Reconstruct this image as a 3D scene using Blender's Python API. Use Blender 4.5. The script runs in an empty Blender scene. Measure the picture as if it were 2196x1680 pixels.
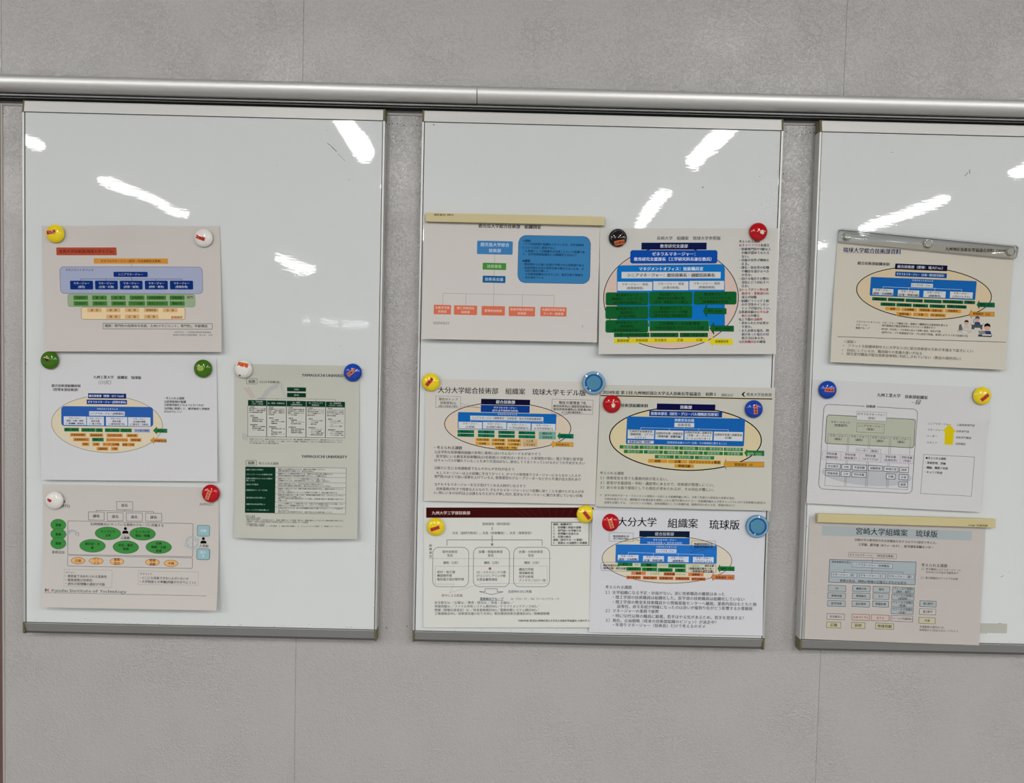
import bpy, bmesh, math, random
import numpy as np
from mathutils import Matrix, Vector
random.seed(7)
C = bpy.context.scene.collection
SC = bpy.context.scene
Z0 = 1.92                      # height of the whiteboards' top edge above the floor

# ------------------------------------------------------------------ camera
CAM = np.array([0.8811, -1.3081, Z0 - 0.4112]); YAW, PITCH, ROLL, FPX = 0.0041, -0.0417, 0.0237, 1660.0
def cam_axes():
    cy, sy, cp, sp, cr, sr = math.cos(YAW), math.sin(YAW), math.cos(PITCH), math.sin(PITCH), math.cos(ROLL), math.sin(ROLL)
    f = np.array([sy*cp, cy*cp, sp]); r = np.array([cy, -sy, 0]); u = np.cross(r, f)
    return cr*r+sr*u, -sr*r+cr*u, f
CR, CU, CF = cam_axes()
cd = bpy.data.cameras.new('camera'); co = bpy.data.objects.new('camera', cd); C.objects.link(co)
cd.sensor_width = 36.0; cd.lens = 36.0*FPX/2196; cd.clip_start = 0.02
co.matrix_world = Matrix([[CR[0], CU[0], -CF[0], CAM[0]], [CR[1], CU[1], -CF[1], CAM[1]], [CR[2], CU[2], -CF[2], CAM[2]], [0, 0, 0, 1]])
SC.camera = co
def proj(p):
    d = np.asarray(p)-CAM; z = d @ CF
    return np.stack([1098+FPX*(d @ CR)/z, 840-FPX*(d @ CU)/z], -1)
def at(px, py, y=0.0):          # the point of the plane Y = y seen at a pixel of the photograph
    d = CF*FPX + CR*(px-1098) + CU*(840-py)
    return CAM + d*((y-CAM[1])/d[1])

# ------------------------------------------------------------------ world, exposure, lights
w = bpy.data.worlds.new('world'); SC.world = w; w.use_nodes = True
w.node_tree.nodes['Background'].inputs[0].default_value = (.85, .92, 1, 1)
w.node_tree.nodes['Background'].inputs[1].default_value = 0.35
SC.view_settings.view_transform = 'Standard'; SC.view_settings.look = 'None'
SC.view_settings.gamma = 1.0; SC.view_settings.use_curve_mapping = False
SC.view_settings.exposure = EXPOSURE = 0.0
LAMP_STRENGTH = 62.0
LAMP_ROWS = (-3.9, -1.95, 0.0, 1.95, 3.9, 5.85)  # first and last rows are added fittings that brighten the outer boards
LAMP_Y = (-2.72, -4.78, -6.84, -8.9)
CEIL = 2.76
LAMPS_OFF = {(-1.95, -6.84), (-3.9, -6.84), (-3.9, -8.9), (5.85, -6.84), (5.85, -8.9)}
SC.cycles.max_bounces = 8; SC.cycles.transparent_max_bounces = 12
SC.cycles.caustics_reflective = False; SC.cycles.caustics_refractive = False
SC.cycles.sample_clamp_indirect = 6.0

# ------------------------------------------------------------------ materials
def lin(h):
    v = [int(h[i:i+2], 16)/255 for i in (0, 2, 4)]
    return [c/12.92 if c <= .04045 else ((c+.055)/1.055)**2.4 for c in v]
WHITE_K = 0.80                  # what a white surface of albedo 1 shows in this room
_M = {}
def bsdf(name):
    m = bpy.data.materials.new(name); m.use_nodes = True
    return m, m.node_tree, m.node_tree.nodes['Principled BSDF']
def mat(name, col, rough=.5, metal=0.0, spec=.5, coat=0.0, coat_rough=.03, raw=False):
    key = (name, col if isinstance(col, str) else tuple(col))
    if key in _M: return _M[key]
    m, nt, b = bsdf(name)
    c = lin(col) if isinstance(col, str) else list(col)
    if isinstance(col, str) and not raw: c = [min(x/WHITE_K, .92) for x in c]
    b.inputs['Base Color'].default_value = (*c, 1); b.inputs['Roughness'].default_value = rough
    b.inputs['Metallic'].default_value = metal; b.inputs['Specular IOR Level'].default_value = spec
    b.inputs['Coat Weight'].default_value = coat; b.inputs['Coat Roughness'].default_value = coat_rough
    _M[key] = m
    return m
def ink(h):
    return mat('ink_'+h, tuple(max(min(x/WHITE_K, .92)-.008, .004) for x in lin(h)), .75, spec=.05)
def N(nt, t, **kw):
    n = nt.nodes.new(t)
    for k, v in kw.items():
        if k.startswith('_'): setattr(n, k[1:], v)
        else: n.inputs[k].default_value = v
    return n

# ------------------------------------------------------------------ objects
def tag(o, label=None, cat=None, group=None, kind=None):
    if label: o['label'] = label
    if cat: o['category'] = cat
    if group: o['group'] = group
    if kind: o['kind'] = kind
    return o
def empty(name, loc=(0, 0, 0)):
    o = bpy.data.objects.new(name, None); C.objects.link(o); o.location = loc; o.empty_display_size = .02; return o
def put(name, me, parent=None, loc=None):
    o = bpy.data.objects.new(name, me); C.objects.link(o)
    if loc is not None: o.location = loc
    if parent is not None:
        o.parent = parent
        if loc is None: o.matrix_parent_inverse = Matrix.Translation(-Vector(parent.location))
    return o
def bm_obj(name, bm, m, parent=None, smooth=False, loc=None):
    bmesh.ops.recalc_face_normals(bm, faces=bm.faces)
    me = bpy.data.meshes.new(name); bm.to_mesh(me); bm.free()
    if smooth:
        for p in me.polygons: p.use_smooth = True
        me.set_sharp_from_angle(angle=math.radians(35))
    for x in (m if isinstance(m, (list, tuple)) else [m]): me.materials.append(x)
    return put(name, me, parent, loc)
def box(bm, x0, x1, y0, y1, z0, z1, bevel=0.0, seg=2):
    r = bmesh.ops.create_cube(bm, size=1)
    for v in r['verts']: v.co = Vector(((x0+x1)/2+v.co.x*(x1-x0), (y0+y1)/2+v.co.y*(y1-y0), (z0+z1)/2+v.co.z*(z1-z0)))
    if bevel:
        es = list({e for v in r['verts'] for e in v.link_edges})
        bmesh.ops.bevel(bm, geom=es, offset=bevel, segments=seg, profile=.7, affect='EDGES')
def extrude_x(bm, prof, x0, x1):   # a closed (y, z) profile swept along X
    a = [bm.verts.new((x0, y, z)) for y, z in prof]; b = [bm.verts.new((x1, y, z)) for y, z in prof]
    n = len(prof)
    for i in range(n): bm.faces.new((a[i], a[(i+1) % n], b[(i+1) % n], b[i]))
    bm.faces.new(a[::-1]); bm.faces.new(b)
def lathe(bm, prof, seg=48, y0=0.0):     # (radius, height) revolved about -Y: height grows towards the viewer
    rings = []
    for r, h in prof:
        if r < 1e-6: rings.append([bm.verts.new((0, y0-h, 0))])
        else: rings.append([bm.verts.new((r*math.cos(2*math.pi*k/seg), y0-h, r*math.sin(2*math.pi*k/seg))) for k in range(seg)])
    for a, b in zip(rings, rings[1:]):
        for k in range(seg):
            k2 = (k+1) % seg
            if len(a) == 1: bm.faces.new((a[0], b[k], b[k2]))
            elif len(b) == 1: bm.faces.new((a[k], a[k2], b[0]))
            else: bm.faces.new((a[k], a[k2], b[k2], b[k]))

# ------------------------------------------------------------------ glyphs: Blender's own font, one mesh per character
_G = {}
_tc = bpy.data.curves.new('glyph', 'FONT'); _tc.size = 1; _tc.resolution_u = 2; _tc.fill_mode = 'FRONT'
_to = bpy.data.objects.new('glyph', _tc); C.objects.link(_to)
def _mesh_of(s):
    _tc.body = s
    dg = bpy.context.evaluated_depsgraph_get(); dg.update()
    e = _to.evaluated_get(dg); me = e.to_mesh()
    n = len(me.vertices); co = np.zeros(n*3); me.vertices.foreach_get('co', co); co = co.reshape(-1, 3)[:, :2].copy()
    me.calc_loop_triangles(); t = np.zeros(len(me.loop_triangles)*3, dtype=np.int32); me.loop_triangles.foreach_get('vertices', t)
    e.to_mesh_clear()
    return co, t.reshape(-1, 3)
_ref = None
def glyph(ch):
    global _ref
    if ch in _G: return _G[ch]
    if _ref is None: _ref = _mesh_of('回回')[0][:, 0].max()
    co, t = _mesh_of(ch) if ch not in ' 　' else (np.zeros((0, 2)), np.zeros((0, 3), dtype=np.int32))
    adv = _mesh_of('回'+ch+'回')[0][:, 0].max()-_ref
    if adv < .05: adv = 1.0 if ord(ch) > 0x2e80 else .3
    _G[ch] = (co, t, float(adv)); return _G[ch]
_FW = {}
def glyph2(ch, serif=False):        # digits and Latin letters come from the same gothic face as the kanji
    if serif or not (ch.isascii() and ch.isalnum()): return glyph(ch)
    if ch not in _FW:
        co, t, adv = glyph(chr(ord(ch)+0xFEE0)); x0, x1 = co[:, 0].min(), co[:, 0].max()
        if ch.isdigit(): co = co-[.5-.28, 0]; _FW[ch] = (co, t, .56)
        else: _FW[ch] = ((co-[x0, 0])*[.92, 1]+[.035, 0], t, (x1-x0)*.92+.07)
    return _FW[ch]
def text_geo(s, bold=0):            # -> verts (em units, baseline-left origin; third column lifts each copy), tris, width
    V, T, x, n = [], [], 0.0, 0
    serif = s.startswith('YAMA')
    for ch in s:
        co, t, adv = glyph2(ch, serif)
        for i, dx in enumerate((-.032, 0, .032) if bold else (-.012, .012)):
            if len(co): V.append(np.column_stack([co+[x+dx, 0], np.full(len(co), i*1.4e-5)])); T.append(t+n); n += len(co)
        x += adv
    if not V: return np.zeros((0, 3)), np.zeros((0, 3), dtype=np.int32), max(x, .01)
    return np.concatenate(V), np.concatenate(T), x
ASC = 0.37                          # mid height of a character above its baseline

# ------------------------------------------------------------------ a sheet of paper with print on it
class Paper:
    """corners: four pixels TL TR BR BL of the photograph; lift: how far each of them stands off the board (m)."""
    def __init__(s, name, label, corners, origin, scale, color, lift=(.0006, .0006, .008, .008), W=.297, H=.210, wave=(), base=.0006, group=None, power=2.0, rough=.6):
        s.W, s.H, s.o, s.k = W, H, origin, scale
        s.lift, s.wave, s.base, s.power = lift, wave, base, power
        s.c3 = [at(px, py, -(l+base)) for (px, py), l in zip(corners, lift)]
        s.root = empty(name, tuple(sum(s.c3)/4)); tag(s.root, label, 'paper', group)
        A = []; B = []
        for (x, y), (u, v) in zip(corners, ((0, 0), (W, 0), (W, H), (0, H))):
            A.append([x, y, 1, 0, 0, 0, -u*x, -u*y]); B.append(u); A.append([0, 0, 0, x, y, 1, -v*x, -v*y]); B.append(v)
        s.h = np.append(np.linalg.solve(np.array(A, float), np.array(B)), 1).reshape(3, 3)
        s.items = []; s.text = {}; s.boxes = []
        s.color = color; s.rough = rough
    def P(s, uv, w=0.0):
        uv = np.asarray(uv, float).reshape(-1, 2); a = (uv[:, 0]/s.W)[:, None]; b = (uv[:, 1]/s.H)[:, None]
        c = s.c3; p = c[0]*(1-a)*(1-b)+c[1]*a*(1-b)+c[2]*a*b+c[3]*(1-a)*b
        l = s.lift
        bb = np.clip(b, 0, 1)**s.power
        y = ((l[0]*(1-a)+l[1]*a)*(1-bb)+(l[3]*(1-a)+l[2]*a)*bb)[:, 0]
        for (cu, cv, ru, rv, h) in s.wave:
            y = y+h*np.exp(-((a[:, 0]-cu)/ru)**2-((b[:, 0]-cv)/rv)**2)
        p[:, 1] = -(y+s.base+w)
        return p
    def _h(s, x, y):
        q = s.h @ np.array([x, y, 1.0]); return q[:2]/q[2]
    def uv(s, X, Y):                # zoomed-view coordinates -> paper coordinates (m)
        px = np.array([s.o[0]+X/s.k, s.o[1]+Y/s.k]); uv = s._h(*px)
        for _ in range(3):
            e = px-proj(s.P(uv)[0]); uv = uv+(s._h(*(px+e))-s._h(*px))
        return uv
    def _size(s, X, Y, w, h):
        a, b = s.uv(X-w/2, Y), s.uv(X+w/2, Y); c, d = s.uv(X, Y-h/2), s.uv(X, Y+h/2)
        return np.linalg.norm(b-a), np.linalg.norm(d-c), s.uv(X, Y)
    def _layer(s, pts):
        x0, y0 = pts.min(0); x1, y1 = pts.max(0); L = 0
        for (a, b, c, d, k) in s.boxes:
            if a < x1-1e-5 and c > x0+1e-5 and b < y1-1e-5 and d > y0+1e-5: L = max(L, k+1)
        s.boxes.append((x0, y0, x1, y1, L)); return L
    def poly(s, pts, fill, layer=None):
        pts = np.asarray(pts); L = s._layer(pts) if layer is None else layer
        s.items.append((fill, pts, L)); return L
    def stroke(s, pts, col, lw, closed=False, dash=0):
        pts = np.asarray(pts); L = s._layer(pts); n = len(pts); lw = lw/s.k/1290/2
        for i in range(n if closed else n-1):
            p, q = pts[i], pts[(i+1) % n]; d = q-p; ln = np.linalg.norm(d)
            if ln < 1e-7: continue
            d = d/ln; nn = np.array([-d[1], d[0]])*lw
            segs = [(0, ln)] if not dash else [(t, min(t+dash*.6, ln)) for t in np.arange(0, ln, dash)]
            for a, b in segs:
                A, Bb = p+d*(a-(0 if dash else lw*.6)), p+d*(b+(0 if dash else lw*.6))
                s.items.append((col, np.array([A-nn, Bb-nn, Bb+nn, A+nn]), L))
    def _rr(s, X0, Y0, X1, Y1, rad):
        w, h, c = s._size((X0+X1)/2, (Y0+Y1)/2, X1-X0, Y1-Y0)
        r = min(rad/(X1-X0)*w if rad else 0, w/2, h/2)
        if r <= 0: return c+np.array([[-w, -h], [w, -h], [w, h], [-w, h]])/2
        o = []
        for sx, sy, a0 in ((1, -1, -90), (1, 1, 0), (-1, 1, 90), (-1, -1, 180)):
            for k in range(7):
                a = math.radians(a0+15*k); o.append([sx*(w/2-r)+r*math.cos(a), sy*(h/2-r)+r*math.sin(a)])
        return c+np.array(o)
    # --- drawing calls, all in zoomed-view coordinates
    def r(s, X0, Y0, X1, Y1, fill=None, ln=None, lw=3, rad=0, dash=0):
        p = s._rr(X0, Y0, X1, Y1, rad)
        if fill: s.poly(p, fill)
        if ln: s.stroke(p, ln, lw, True, dash)
    def q(s, pts, fill=None, ln=None, lw=3, dash=0, closed=True):
        p = np.array([s.uv(*x) for x in pts])
        if fill: s.poly(p, fill)
        if ln: s.stroke(p, ln, lw, closed, dash)
    def e(s, X, Y, rx, ry, fill=None, ln=None, lw=3, n=72, tilt=0):
        w, h, c = s._size(X, Y, rx*2, ry*2); t = np.arange(n)*2*math.pi/n; ct, st = math.cos(math.radians(tilt)), math.sin(math.radians(tilt))
        a, b = w/2*np.cos(t), h/2*np.sin(t); p = c+np.stack([a*ct-b*st, a*st+b*ct], -1)
        if fill: s.poly(p, fill)
        if ln: s.stroke(p, ln, lw, True)
    def l(s, col, lw, *xy, dash=0):
        s.stroke([s.uv(xy[i], xy[i+1]) for i in range(0, len(xy), 2)], col, lw, False, dash)
    def t(s, X0, X1, Y, txt, col='26262a', b=0, h=None, rot=0, slant=0, adv=False):
        V, T, wd = text_geo(txt, b)
        if not len(V): return
        if not adv and txt not in '・:': V = V-[V[:, 0].min(), 0, 0]; wd = V[:, 0].max()
        w, hh, c = s._size((X0+X1)/2, Y, X1-X0, h or 10)
        k = w/wd; ky = k if h is None else hh
        U = np.stack([(V[:, 0]-wd/2)*k+(V[:, 1]-ASC)*ky*slant, -(V[:, 1]-ASC)*ky], -1)
        if rot:
            a = math.radians(rot); U = np.stack([U[:, 0]*math.cos(a)-U[:, 1]*math.sin(a), U[:, 0]*math.sin(a)+U[:, 1]*math.cos(a)], -1)
        U = U+c; L = s._layer(U)
        s.text.setdefault(col, []).append((U, T, L, V[:, 2]))
    def tb(s, X, Y, size, txt, col='26262a', b=0, ls=1.2, fit=None, al=0):   # lines centred (al 0) or left (al 1) on X
        ls_ = txt.split('\n'); n = len(ls_)
        for i, q in enumerate(ls_):
            if not q.strip(' 　'): continue
            wd = sum(glyph2(ch)[2] for ch in q)*size; h = None
            if fit and wd > fit: h = size; wd = fit
            y = Y+(i-(n-1)/2)*size*ls
            x0 = X-wd/2 if not al else X
            s.t(x0, x0+wd, y, q, col, b, h=h, adv=True)
    def b(s, X0, Y0, X1, Y1, fill, txt='', size=30, col='26262a', ln=None, lw=3, rad=0, b=0, ls=1.2, dash=0):
        s.r(X0, Y0, X1, Y1, fill, ln, lw, rad, dash)
        if txt: s.tb((X0+X1)/2, (Y0+Y1)/2, size, txt, col, b, ls, fit=(X1-X0)*.96)
    def arrow(s, X0, X1, Y, hh, bh, head, fill, ln=None, lw=2):   # left-pointing block arrow
        s.q([(X0, Y), (X0+head, Y-hh), (X0+head, Y-bh), (X1, Y-bh+4), (X1, Y+bh+4), (X0+head, Y+bh), (X0+head, Y+hh)], fill, ln, lw)
    STEP = 6.0e-5
    def finish(s):
        W, H = s.W, s.H
        # the sheet itself
        nx, ny = 66, 46
        if H > W: nx, ny = ny, nx
        g = np.array([[W*i/nx, H*j/ny] for j in range(ny+1) for i in range(nx+1)])
        F = s.P(g); Bk = s.P(g, -1.1e-4); n = len(g)
        V = np.concatenate([F, Bk]); f = []
        for j in range(ny):
            for i in range(nx):
                a = j*(nx+1)+i; f.append((a, a+nx+1, a+nx+2, a+1)); f.append((n+a, n+a+1, n+a+nx+2, n+a+nx+1))
        rim = [i for i in range(nx+1)]+[j*(nx+1)+nx for j in range(1, ny+1)]+[ny*(nx+1)+i for i in range(nx-1, -1, -1)]+[j*(nx+1) for j in range(ny-1, 0, -1)]
        for a, b in zip(rim, rim[1:]+rim[:1]): f.append((a, b, n+b, n+a))
        me = bpy.data.meshes.new('sheet'); me.from_pydata(V.tolist(), [], f); me.materials.append(paper_mat(s.color))
        for p in me.polygons: p.use_smooth = True
        me.set_sharp_from_angle(angle=math.radians(40))
        put('sheet', me, s.root)
        # filled shapes and lines
        if s.items:
            bm = bmesh.new(); cols = []
            for fill, pts, L in s.items:
                if fill not in cols: cols.append(fill)
                vs = [bm.verts.new((p[0], p[1], L*1.0)) for p in pts]
                try: fc = bm.faces.new(vs); fc.material_index = cols.index(fill)
                except ValueError: pass
            for ax, m in ((0, W), (1, H)):
                for k in range(1, int(m/.0055)+1):
                    co = [0, 0, 0]; no = [0, 0, 0]; co[ax] = k*.0055+.0003; no[ax] = 1
                    bmesh.ops.bisect_plane(bm, geom=bm.verts[:]+bm.edges[:]+bm.faces[:], dist=1e-7, plane_co=co, plane_no=no)
            bmesh.ops.triangulate(bm, faces=[f for f in bm.faces if len(f.verts) > 4])
            uv = np.array([[v.co.x, v.co.y] for v in bm.verts]); L = np.array([v.co.z for v in bm.verts])
            P3 = s.P(uv, (L+1)*s.STEP)
            for v, p in zip(bm.verts, P3): v.co = Vector(p)
            for fc in bm.faces:
                fc.normal_update()
                if fc.normal.y > 0: fc.normal_flip()
            me = bpy.data.meshes.new('printed_diagram'); bm.to_mesh(me); bm.free()
            for c in cols: me.materials.append(ink(c))
            tag(put('printed_diagram', me, s.root), kind='stuff')
        if s.text:
            Vs, Ts, Ms, cols, n = [], [], [], [], 0
            for ci, (col, lst) in enumerate(s.text.items()):
                cols.append(col)
                for U, T, L, dz in lst:
                    Vs.append(s.P(U, (L+1)*s.STEP+dz)); Ts.append(T+n); Ms.append(np.full(len(T), ci)); n += len(U)
            me = tri_mesh('printed_text', np.concatenate(Vs), np.concatenate(Ts), np.concatenate(Ms))
            for c in cols: me.materials.append(ink(c))
            tag(put('printed_text', me, s.root), kind='stuff')
def tri_mesh(name, V, T, M=None):
    me = bpy.data.meshes.new(name)
    me.vertices.add(len(V)); me.vertices.foreach_set('co', np.asarray(V, dtype=np.float32).ravel())
    me.loops.add(len(T)*3); me.loops.foreach_set('vertex_index', np.asarray(T, dtype=np.int32).ravel())
    me.polygons.add(len(T)); me.polygons.foreach_set('loop_start', np.arange(0, len(T)*3, 3, dtype=np.int32))
    if M is not None: me.polygons.foreach_set('material_index', np.asarray(M, dtype=np.int32))
    me.update(calc_edges=True); me.validate(); return me
def paper_mat(col):
    key = ('paper', col)
    if key in _M: return _M[key]
    m = mat('paper', col, .55, spec=.25); nt = m.node_tree; b = nt.nodes['Principled BSDF']
    g = N(nt, 'ShaderNodeNewGeometry'); n1 = N(nt, 'ShaderNodeTexNoise', Scale=14.0, Detail=3.0)
    bp = N(nt, 'ShaderNodeBump', Strength=.25, Distance=.002)
    nt.links.new(g.outputs['Position'], n1.inputs['Vector']); nt.links.new(n1.outputs['Fac'], bp.inputs['Height']); nt.links.new(bp.outputs[0], b.inputs['Normal'])
    _M[key] = m; return m
# ================================================================== the room
YW = 0.022                       # wall face, behind the boards' front (Y = 0)
def wall_mat():
    m, nt, b = bsdf('embossed_wall')
    b.inputs['Base Color'].default_value = (.475, .46, .445, 1)
    b.inputs['Roughness'].default_value = .6; b.inputs['Specular IOR Level'].default_value = .2
    b.inputs['Coat Weight'].default_value = 1.0; b.inputs['Coat Roughness'].default_value = .20; b.inputs['Coat IOR'].default_value = 1.75
    g = N(nt, 'ShaderNodeNewGeometry'); L = nt.links.new
    n1 = N(nt, 'ShaderNodeTexNoise', Scale=190.0, Detail=2.0, Roughness=.5, Distortion=.6); L(g.outputs['Position'], n1.inputs['Vector'])
    sb = N(nt, 'ShaderNodeMath', _operation='SUBTRACT'); sb.inputs[1].default_value = .5; L(n1.outputs['Fac'], sb.inputs[0])
    ab = N(nt, 'ShaderNodeMath', _operation='ABSOLUTE'); L(sb.outputs[0], ab.inputs[0])
    rg = N(nt, 'ShaderNodeMapRange'); rg.interpolation_type = 'SMOOTHSTEP'; L(ab.outputs[0], rg.inputs['Value'])
    rg.inputs['From Min'].default_value = .11; rg.inputs['From Max'].default_value = .0
    n2 = N(nt, 'ShaderNodeTexNoise', Scale=210.0, Detail=1.0); L(g.outputs['Position'], n2.inputs['Vector'])
    mk = N(nt, 'ShaderNodeMapRange'); mk.interpolation_type = 'SMOOTHSTEP'; L(n2.outputs['Fac'], mk.inputs['Value'])
    mk.inputs['From Min'].default_value = .36; mk.inputs['From Max'].default_value = .56
    big = N(nt, 'ShaderNodeTexNoise', Scale=9.0, Detail=2.0); L(g.outputs['Position'], big.inputs['Vector'])
    am = N(nt, 'ShaderNodeMapRange'); L(big.outputs['Fac'], am.inputs['Value'])
    am.inputs['From Min'].default_value = .3; am.inputs['From Max'].default_value = .7; am.inputs['To Min'].default_value = .45; am.inputs['To Max'].default_value = 1.0
    m1 = N(nt, 'ShaderNodeMath', _operation='MULTIPLY'); L(rg.outputs[0], m1.inputs[0]); L(mk.outputs[0], m1.inputs[1])
    n3 = N(nt, 'ShaderNodeTexNoise', Scale=520.0, Detail=1.0); L(g.outputs['Position'], n3.inputs['Vector'])
    m3 = N(nt, 'ShaderNodeMath', _operation='MULTIPLY_ADD'); L(n3.outputs['Fac'], m3.inputs[0]); m3.inputs[1].default_value = 1.5; L(m1.outputs[0], m3.inputs[2])
    mu = N(nt, 'ShaderNodeMath', _operation='MULTIPLY'); L(m3.outputs[0], mu.inputs[0]); L(am.outputs[0], mu.inputs[1])
    bp = N(nt, 'ShaderNodeBump', Strength=1.0, Distance=.00060); L(mu.outputs[0], bp.inputs['Height']); L(bp.outputs[0], b.inputs['Normal']); L(bp.outputs[0], b.inputs['Coat Normal'])
    return m
WALL = wall_mat()
XL = at(6, 900, YW)[0]; SEAM1 = at(633, 1500, YW)[0]; SEAM2 = at(1756, 1500, YW)[0]
RAILZ = Z0+.006
wall = empty('wall_back', (SEAM1, YW, 0)); tag(wall, kind='structure')
def wall_panel(x0, x1, z0, z1):
    bm = bmesh.new(); g = .00004
    box(bm, x0+g, x1-g, YW, YW+.012, z0, z1, .0016, 3)
    return bm_obj('wall_panel', bm, WALL, wall)
wall_panel(XL, SEAM1, 0, CEIL); wall_panel(SEAM1, SEAM2, 0, CEIL); wall_panel(SEAM2, SEAM2+.91, 0, CEIL)
for k in range(1, 5): wall_panel(SEAM2+.91*k, SEAM2+.91*(k+1), 0, CEIL)
wall_panel(XL-.6, XL, RAILZ, CEIL)
for k in range(5): wall_panel(XL-.6-.91*(k+1), XL-.6-.91*k, 0, CEIL)
bm = bmesh.new(); box(bm, XL-6, SEAM2+5.5, YW+.0124, YW+.05, RAILZ, CEIL); box(bm, XL, SEAM2+5.5, YW+.0124, YW+.05, 0, RAILZ)
bm_obj('backing', bm, mat('wall_joint', '8a8681', .8), wall)
# the opening at the far left: a rounded jamb and a dark red door set back in it
bm = bmesh.new(); box(bm, XL-.0015, XL+.0022, YW-.0015, YW+.06, 0, RAILZ, .001, 3)
tag(bm_obj('trim_1', bm, mat('jamb_edge', 'a09b94', .5)), kind='structure')
door = empty('door_1', (XL-.3, YW+.05, 0)); tag(door, kind='structure')
bm = bmesh.new(); box(bm, XL-.6, XL-.0035, YW+.004, YW+.03, 0, RAILZ-.004, .002); bm_obj('door_leaf', bm, mat('door_red', '5e484a', .5), door)
bm = bmesh.new(); box(bm, XL-.0036, XL-.0014, YW+.006, YW+.028, 0, RAILZ-.004); bm_obj('door_seal', bm, mat('door_seal', '47443f', .6), door)
RX0, RX1, RY = XL-5.2, SEAM2+5.4, -12.0
def slab(name, x0, x1, y0, y1, z0, z1, m):
    bm = bmesh.new(); box(bm, x0, x1, y0, y1, z0, z1); return tag(bm_obj(name, bm, m), kind='structure')
slab('floor', RX0, RX1, RY, YW+.05, -.05, 0, mat('floor_vinyl', (.20, .197, .193), .35))
slab('ceiling', RX0, RX1, RY, YW+.05, CEIL, CEIL+.05, mat('ceiling_board', (.60, .60, .595), .9))
slab('wall_left', RX0-.05, RX0, RY, YW+.05, 0, CEIL, mat('plain_wall', (.36, .36, .355), .8))
slab('wall_right', RX1, RX1+.05, RY, YW+.05, 0, CEIL, mat('plain_wall', (.36, .36, .355), .8))
slab('wall_front', RX0, RX1, RY-.05, RY, 0, CEIL, mat('plain_wall', (.36, .36, .355), .8))
# a window far across the room, seen only as a small glint in the left board
win = empty('window_1', (-2.1, RY, 1.05)); tag(win, kind='structure')
bm = bmesh.new(); box(bm, -2.80, -1.40, RY, RY+.04, 1.05, 2.15, .004); bm_obj('window_frame', bm, mat('frame_grey', '8a8a88', .4), win)
m = bpy.data.materials.new('daylight'); m.use_nodes = True; nt = m.node_tree; nt.nodes.clear()
em = N(nt, 'ShaderNodeEmission', Color=(.9, .95, 1, 1), Strength=9.0); ou = nt.nodes.new('ShaderNodeOutputMaterial'); nt.links.new(em.outputs[0], ou.inputs[0])
for a, b_ in ((-2.63, -2.50), (-2.31, -2.04), (-1.98, -1.58)):
    bm = bmesh.new(); box(bm, a, b_, RY+.035, RY+.045, 1.995, 2.045); bm_obj('pane', bm, m, win)
# ceiling lights, including the added outer rows
m = bpy.data.materials.new('lamp_tube'); m.use_nodes = True; nt = m.node_tree; nt.nodes.clear()
em = N(nt, 'ShaderNodeEmission', Color=(1, .99, .975, 1), Strength=LAMP_STRENGTH); ou = nt.nodes.new('ShaderNodeOutputMaterial'); nt.links.new(em.outputs[0], ou.inputs[0])
LAMP = m
def make_lamp():
    t = empty('ceiling_light', (0, 0, CEIL)); tag(t, 'long white ceiling light fitting above the room in front of the boards', 'light', 'ceiling lights in rows')
    bm = bmesh.new(); extrude_x(bm, [(-.11, 0), (-.11, -.015), (-.075, -.05), (.075, -.05), (.11, -.015), (.11, 0)], -.64, .64)
    bmesh.ops.rotate(bm, verts=bm.verts, cent=(0, 0, 0), matrix=Matrix.Rotation(math.pi/2, 3, 'Z'))
    h = bm_obj('housing', bm, mat('lamp_housing', (.8, .8, .78), .5)); h.parent = t
    bm = bmesh.new(); extrude_x(bm, [(.052*math.cos(a), -.050-.040*math.sin(a)) for a in np.linspace(0, math.pi, 11)], -.62, .62)
    bmesh.ops.rotate(bm, verts=bm.verts, cent=(0, 0, 0), matrix=Matrix.Rotation(math.pi/2, 3, 'Z'))
    d = bm_obj('diffuser', bm, LAMP); d.parent = t
    return t
l0 = make_lamp(); first = True
for x in LAMP_ROWS:
    for y in LAMP_Y:
        if (x, y) in LAMPS_OFF: continue
        if first: o = l0; first = False
        else:
            o = l0.copy(); C.objects.link(o)
            for ch in l0.children:
                c = ch.copy(); C.objects.link(c); c.parent = o
        o.location = (x, y, CEIL)

# ================================================================== the hanging rail
ALU = mat('satin_aluminium', (.80, .79, .77), .46, metal=.9)
ALU2 = mat('frame_aluminium', (.72, .715, .69), .42, metal=.55)
DARK = mat('groove_black', (.012, .012, .013), .5)
GREY = mat('rail_strip', (.20, .20, .20), .4, metal=.6)
def zat(py, y, px=50.0): return float(at(px, py, y)[2])
# slope of the rail in the photograph is pure perspective: heights are read at one column
rail = empty('hanging_rail', (.9, YW, Z0+.02))
tag(rail, 'long silver aluminium picture rail running above all three whiteboards', 'rail')
zt, zm, zb = zat(170, .010), zat(184, -.012), zat(197.2, -.004)
prof = [(YW, zt-.001)]
A0, A1 = math.radians(30), math.radians(-84)
rz_ = (zt-zb)/(math.sin(A0)-math.sin(A1)); czc = zt-rz_*math.sin(A0); cyc, ry_ = .003, .016
for k in range(0, 19):
    a = A0+(A1-A0)*k/18
    prof.append((cyc-ry_*math.cos(a), czc+rz_*math.sin(a)))
prof.append((YW, zb))
RJ = at(1023, 200, -.01)[0]
for (a, b_) in ((RX0+.02, RJ-.0006), (RJ+.0006, RX1-.02)):
    bm = bmesh.new(); extrude_x(bm, prof, a, b_); bm_obj('rail_tube', bm, ALU, rail, smooth=True)
z1, z2, z3, z4 = zb-.0018, zat(205, 0), zat(208.6, .004), zat(212.3, .006)
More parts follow.
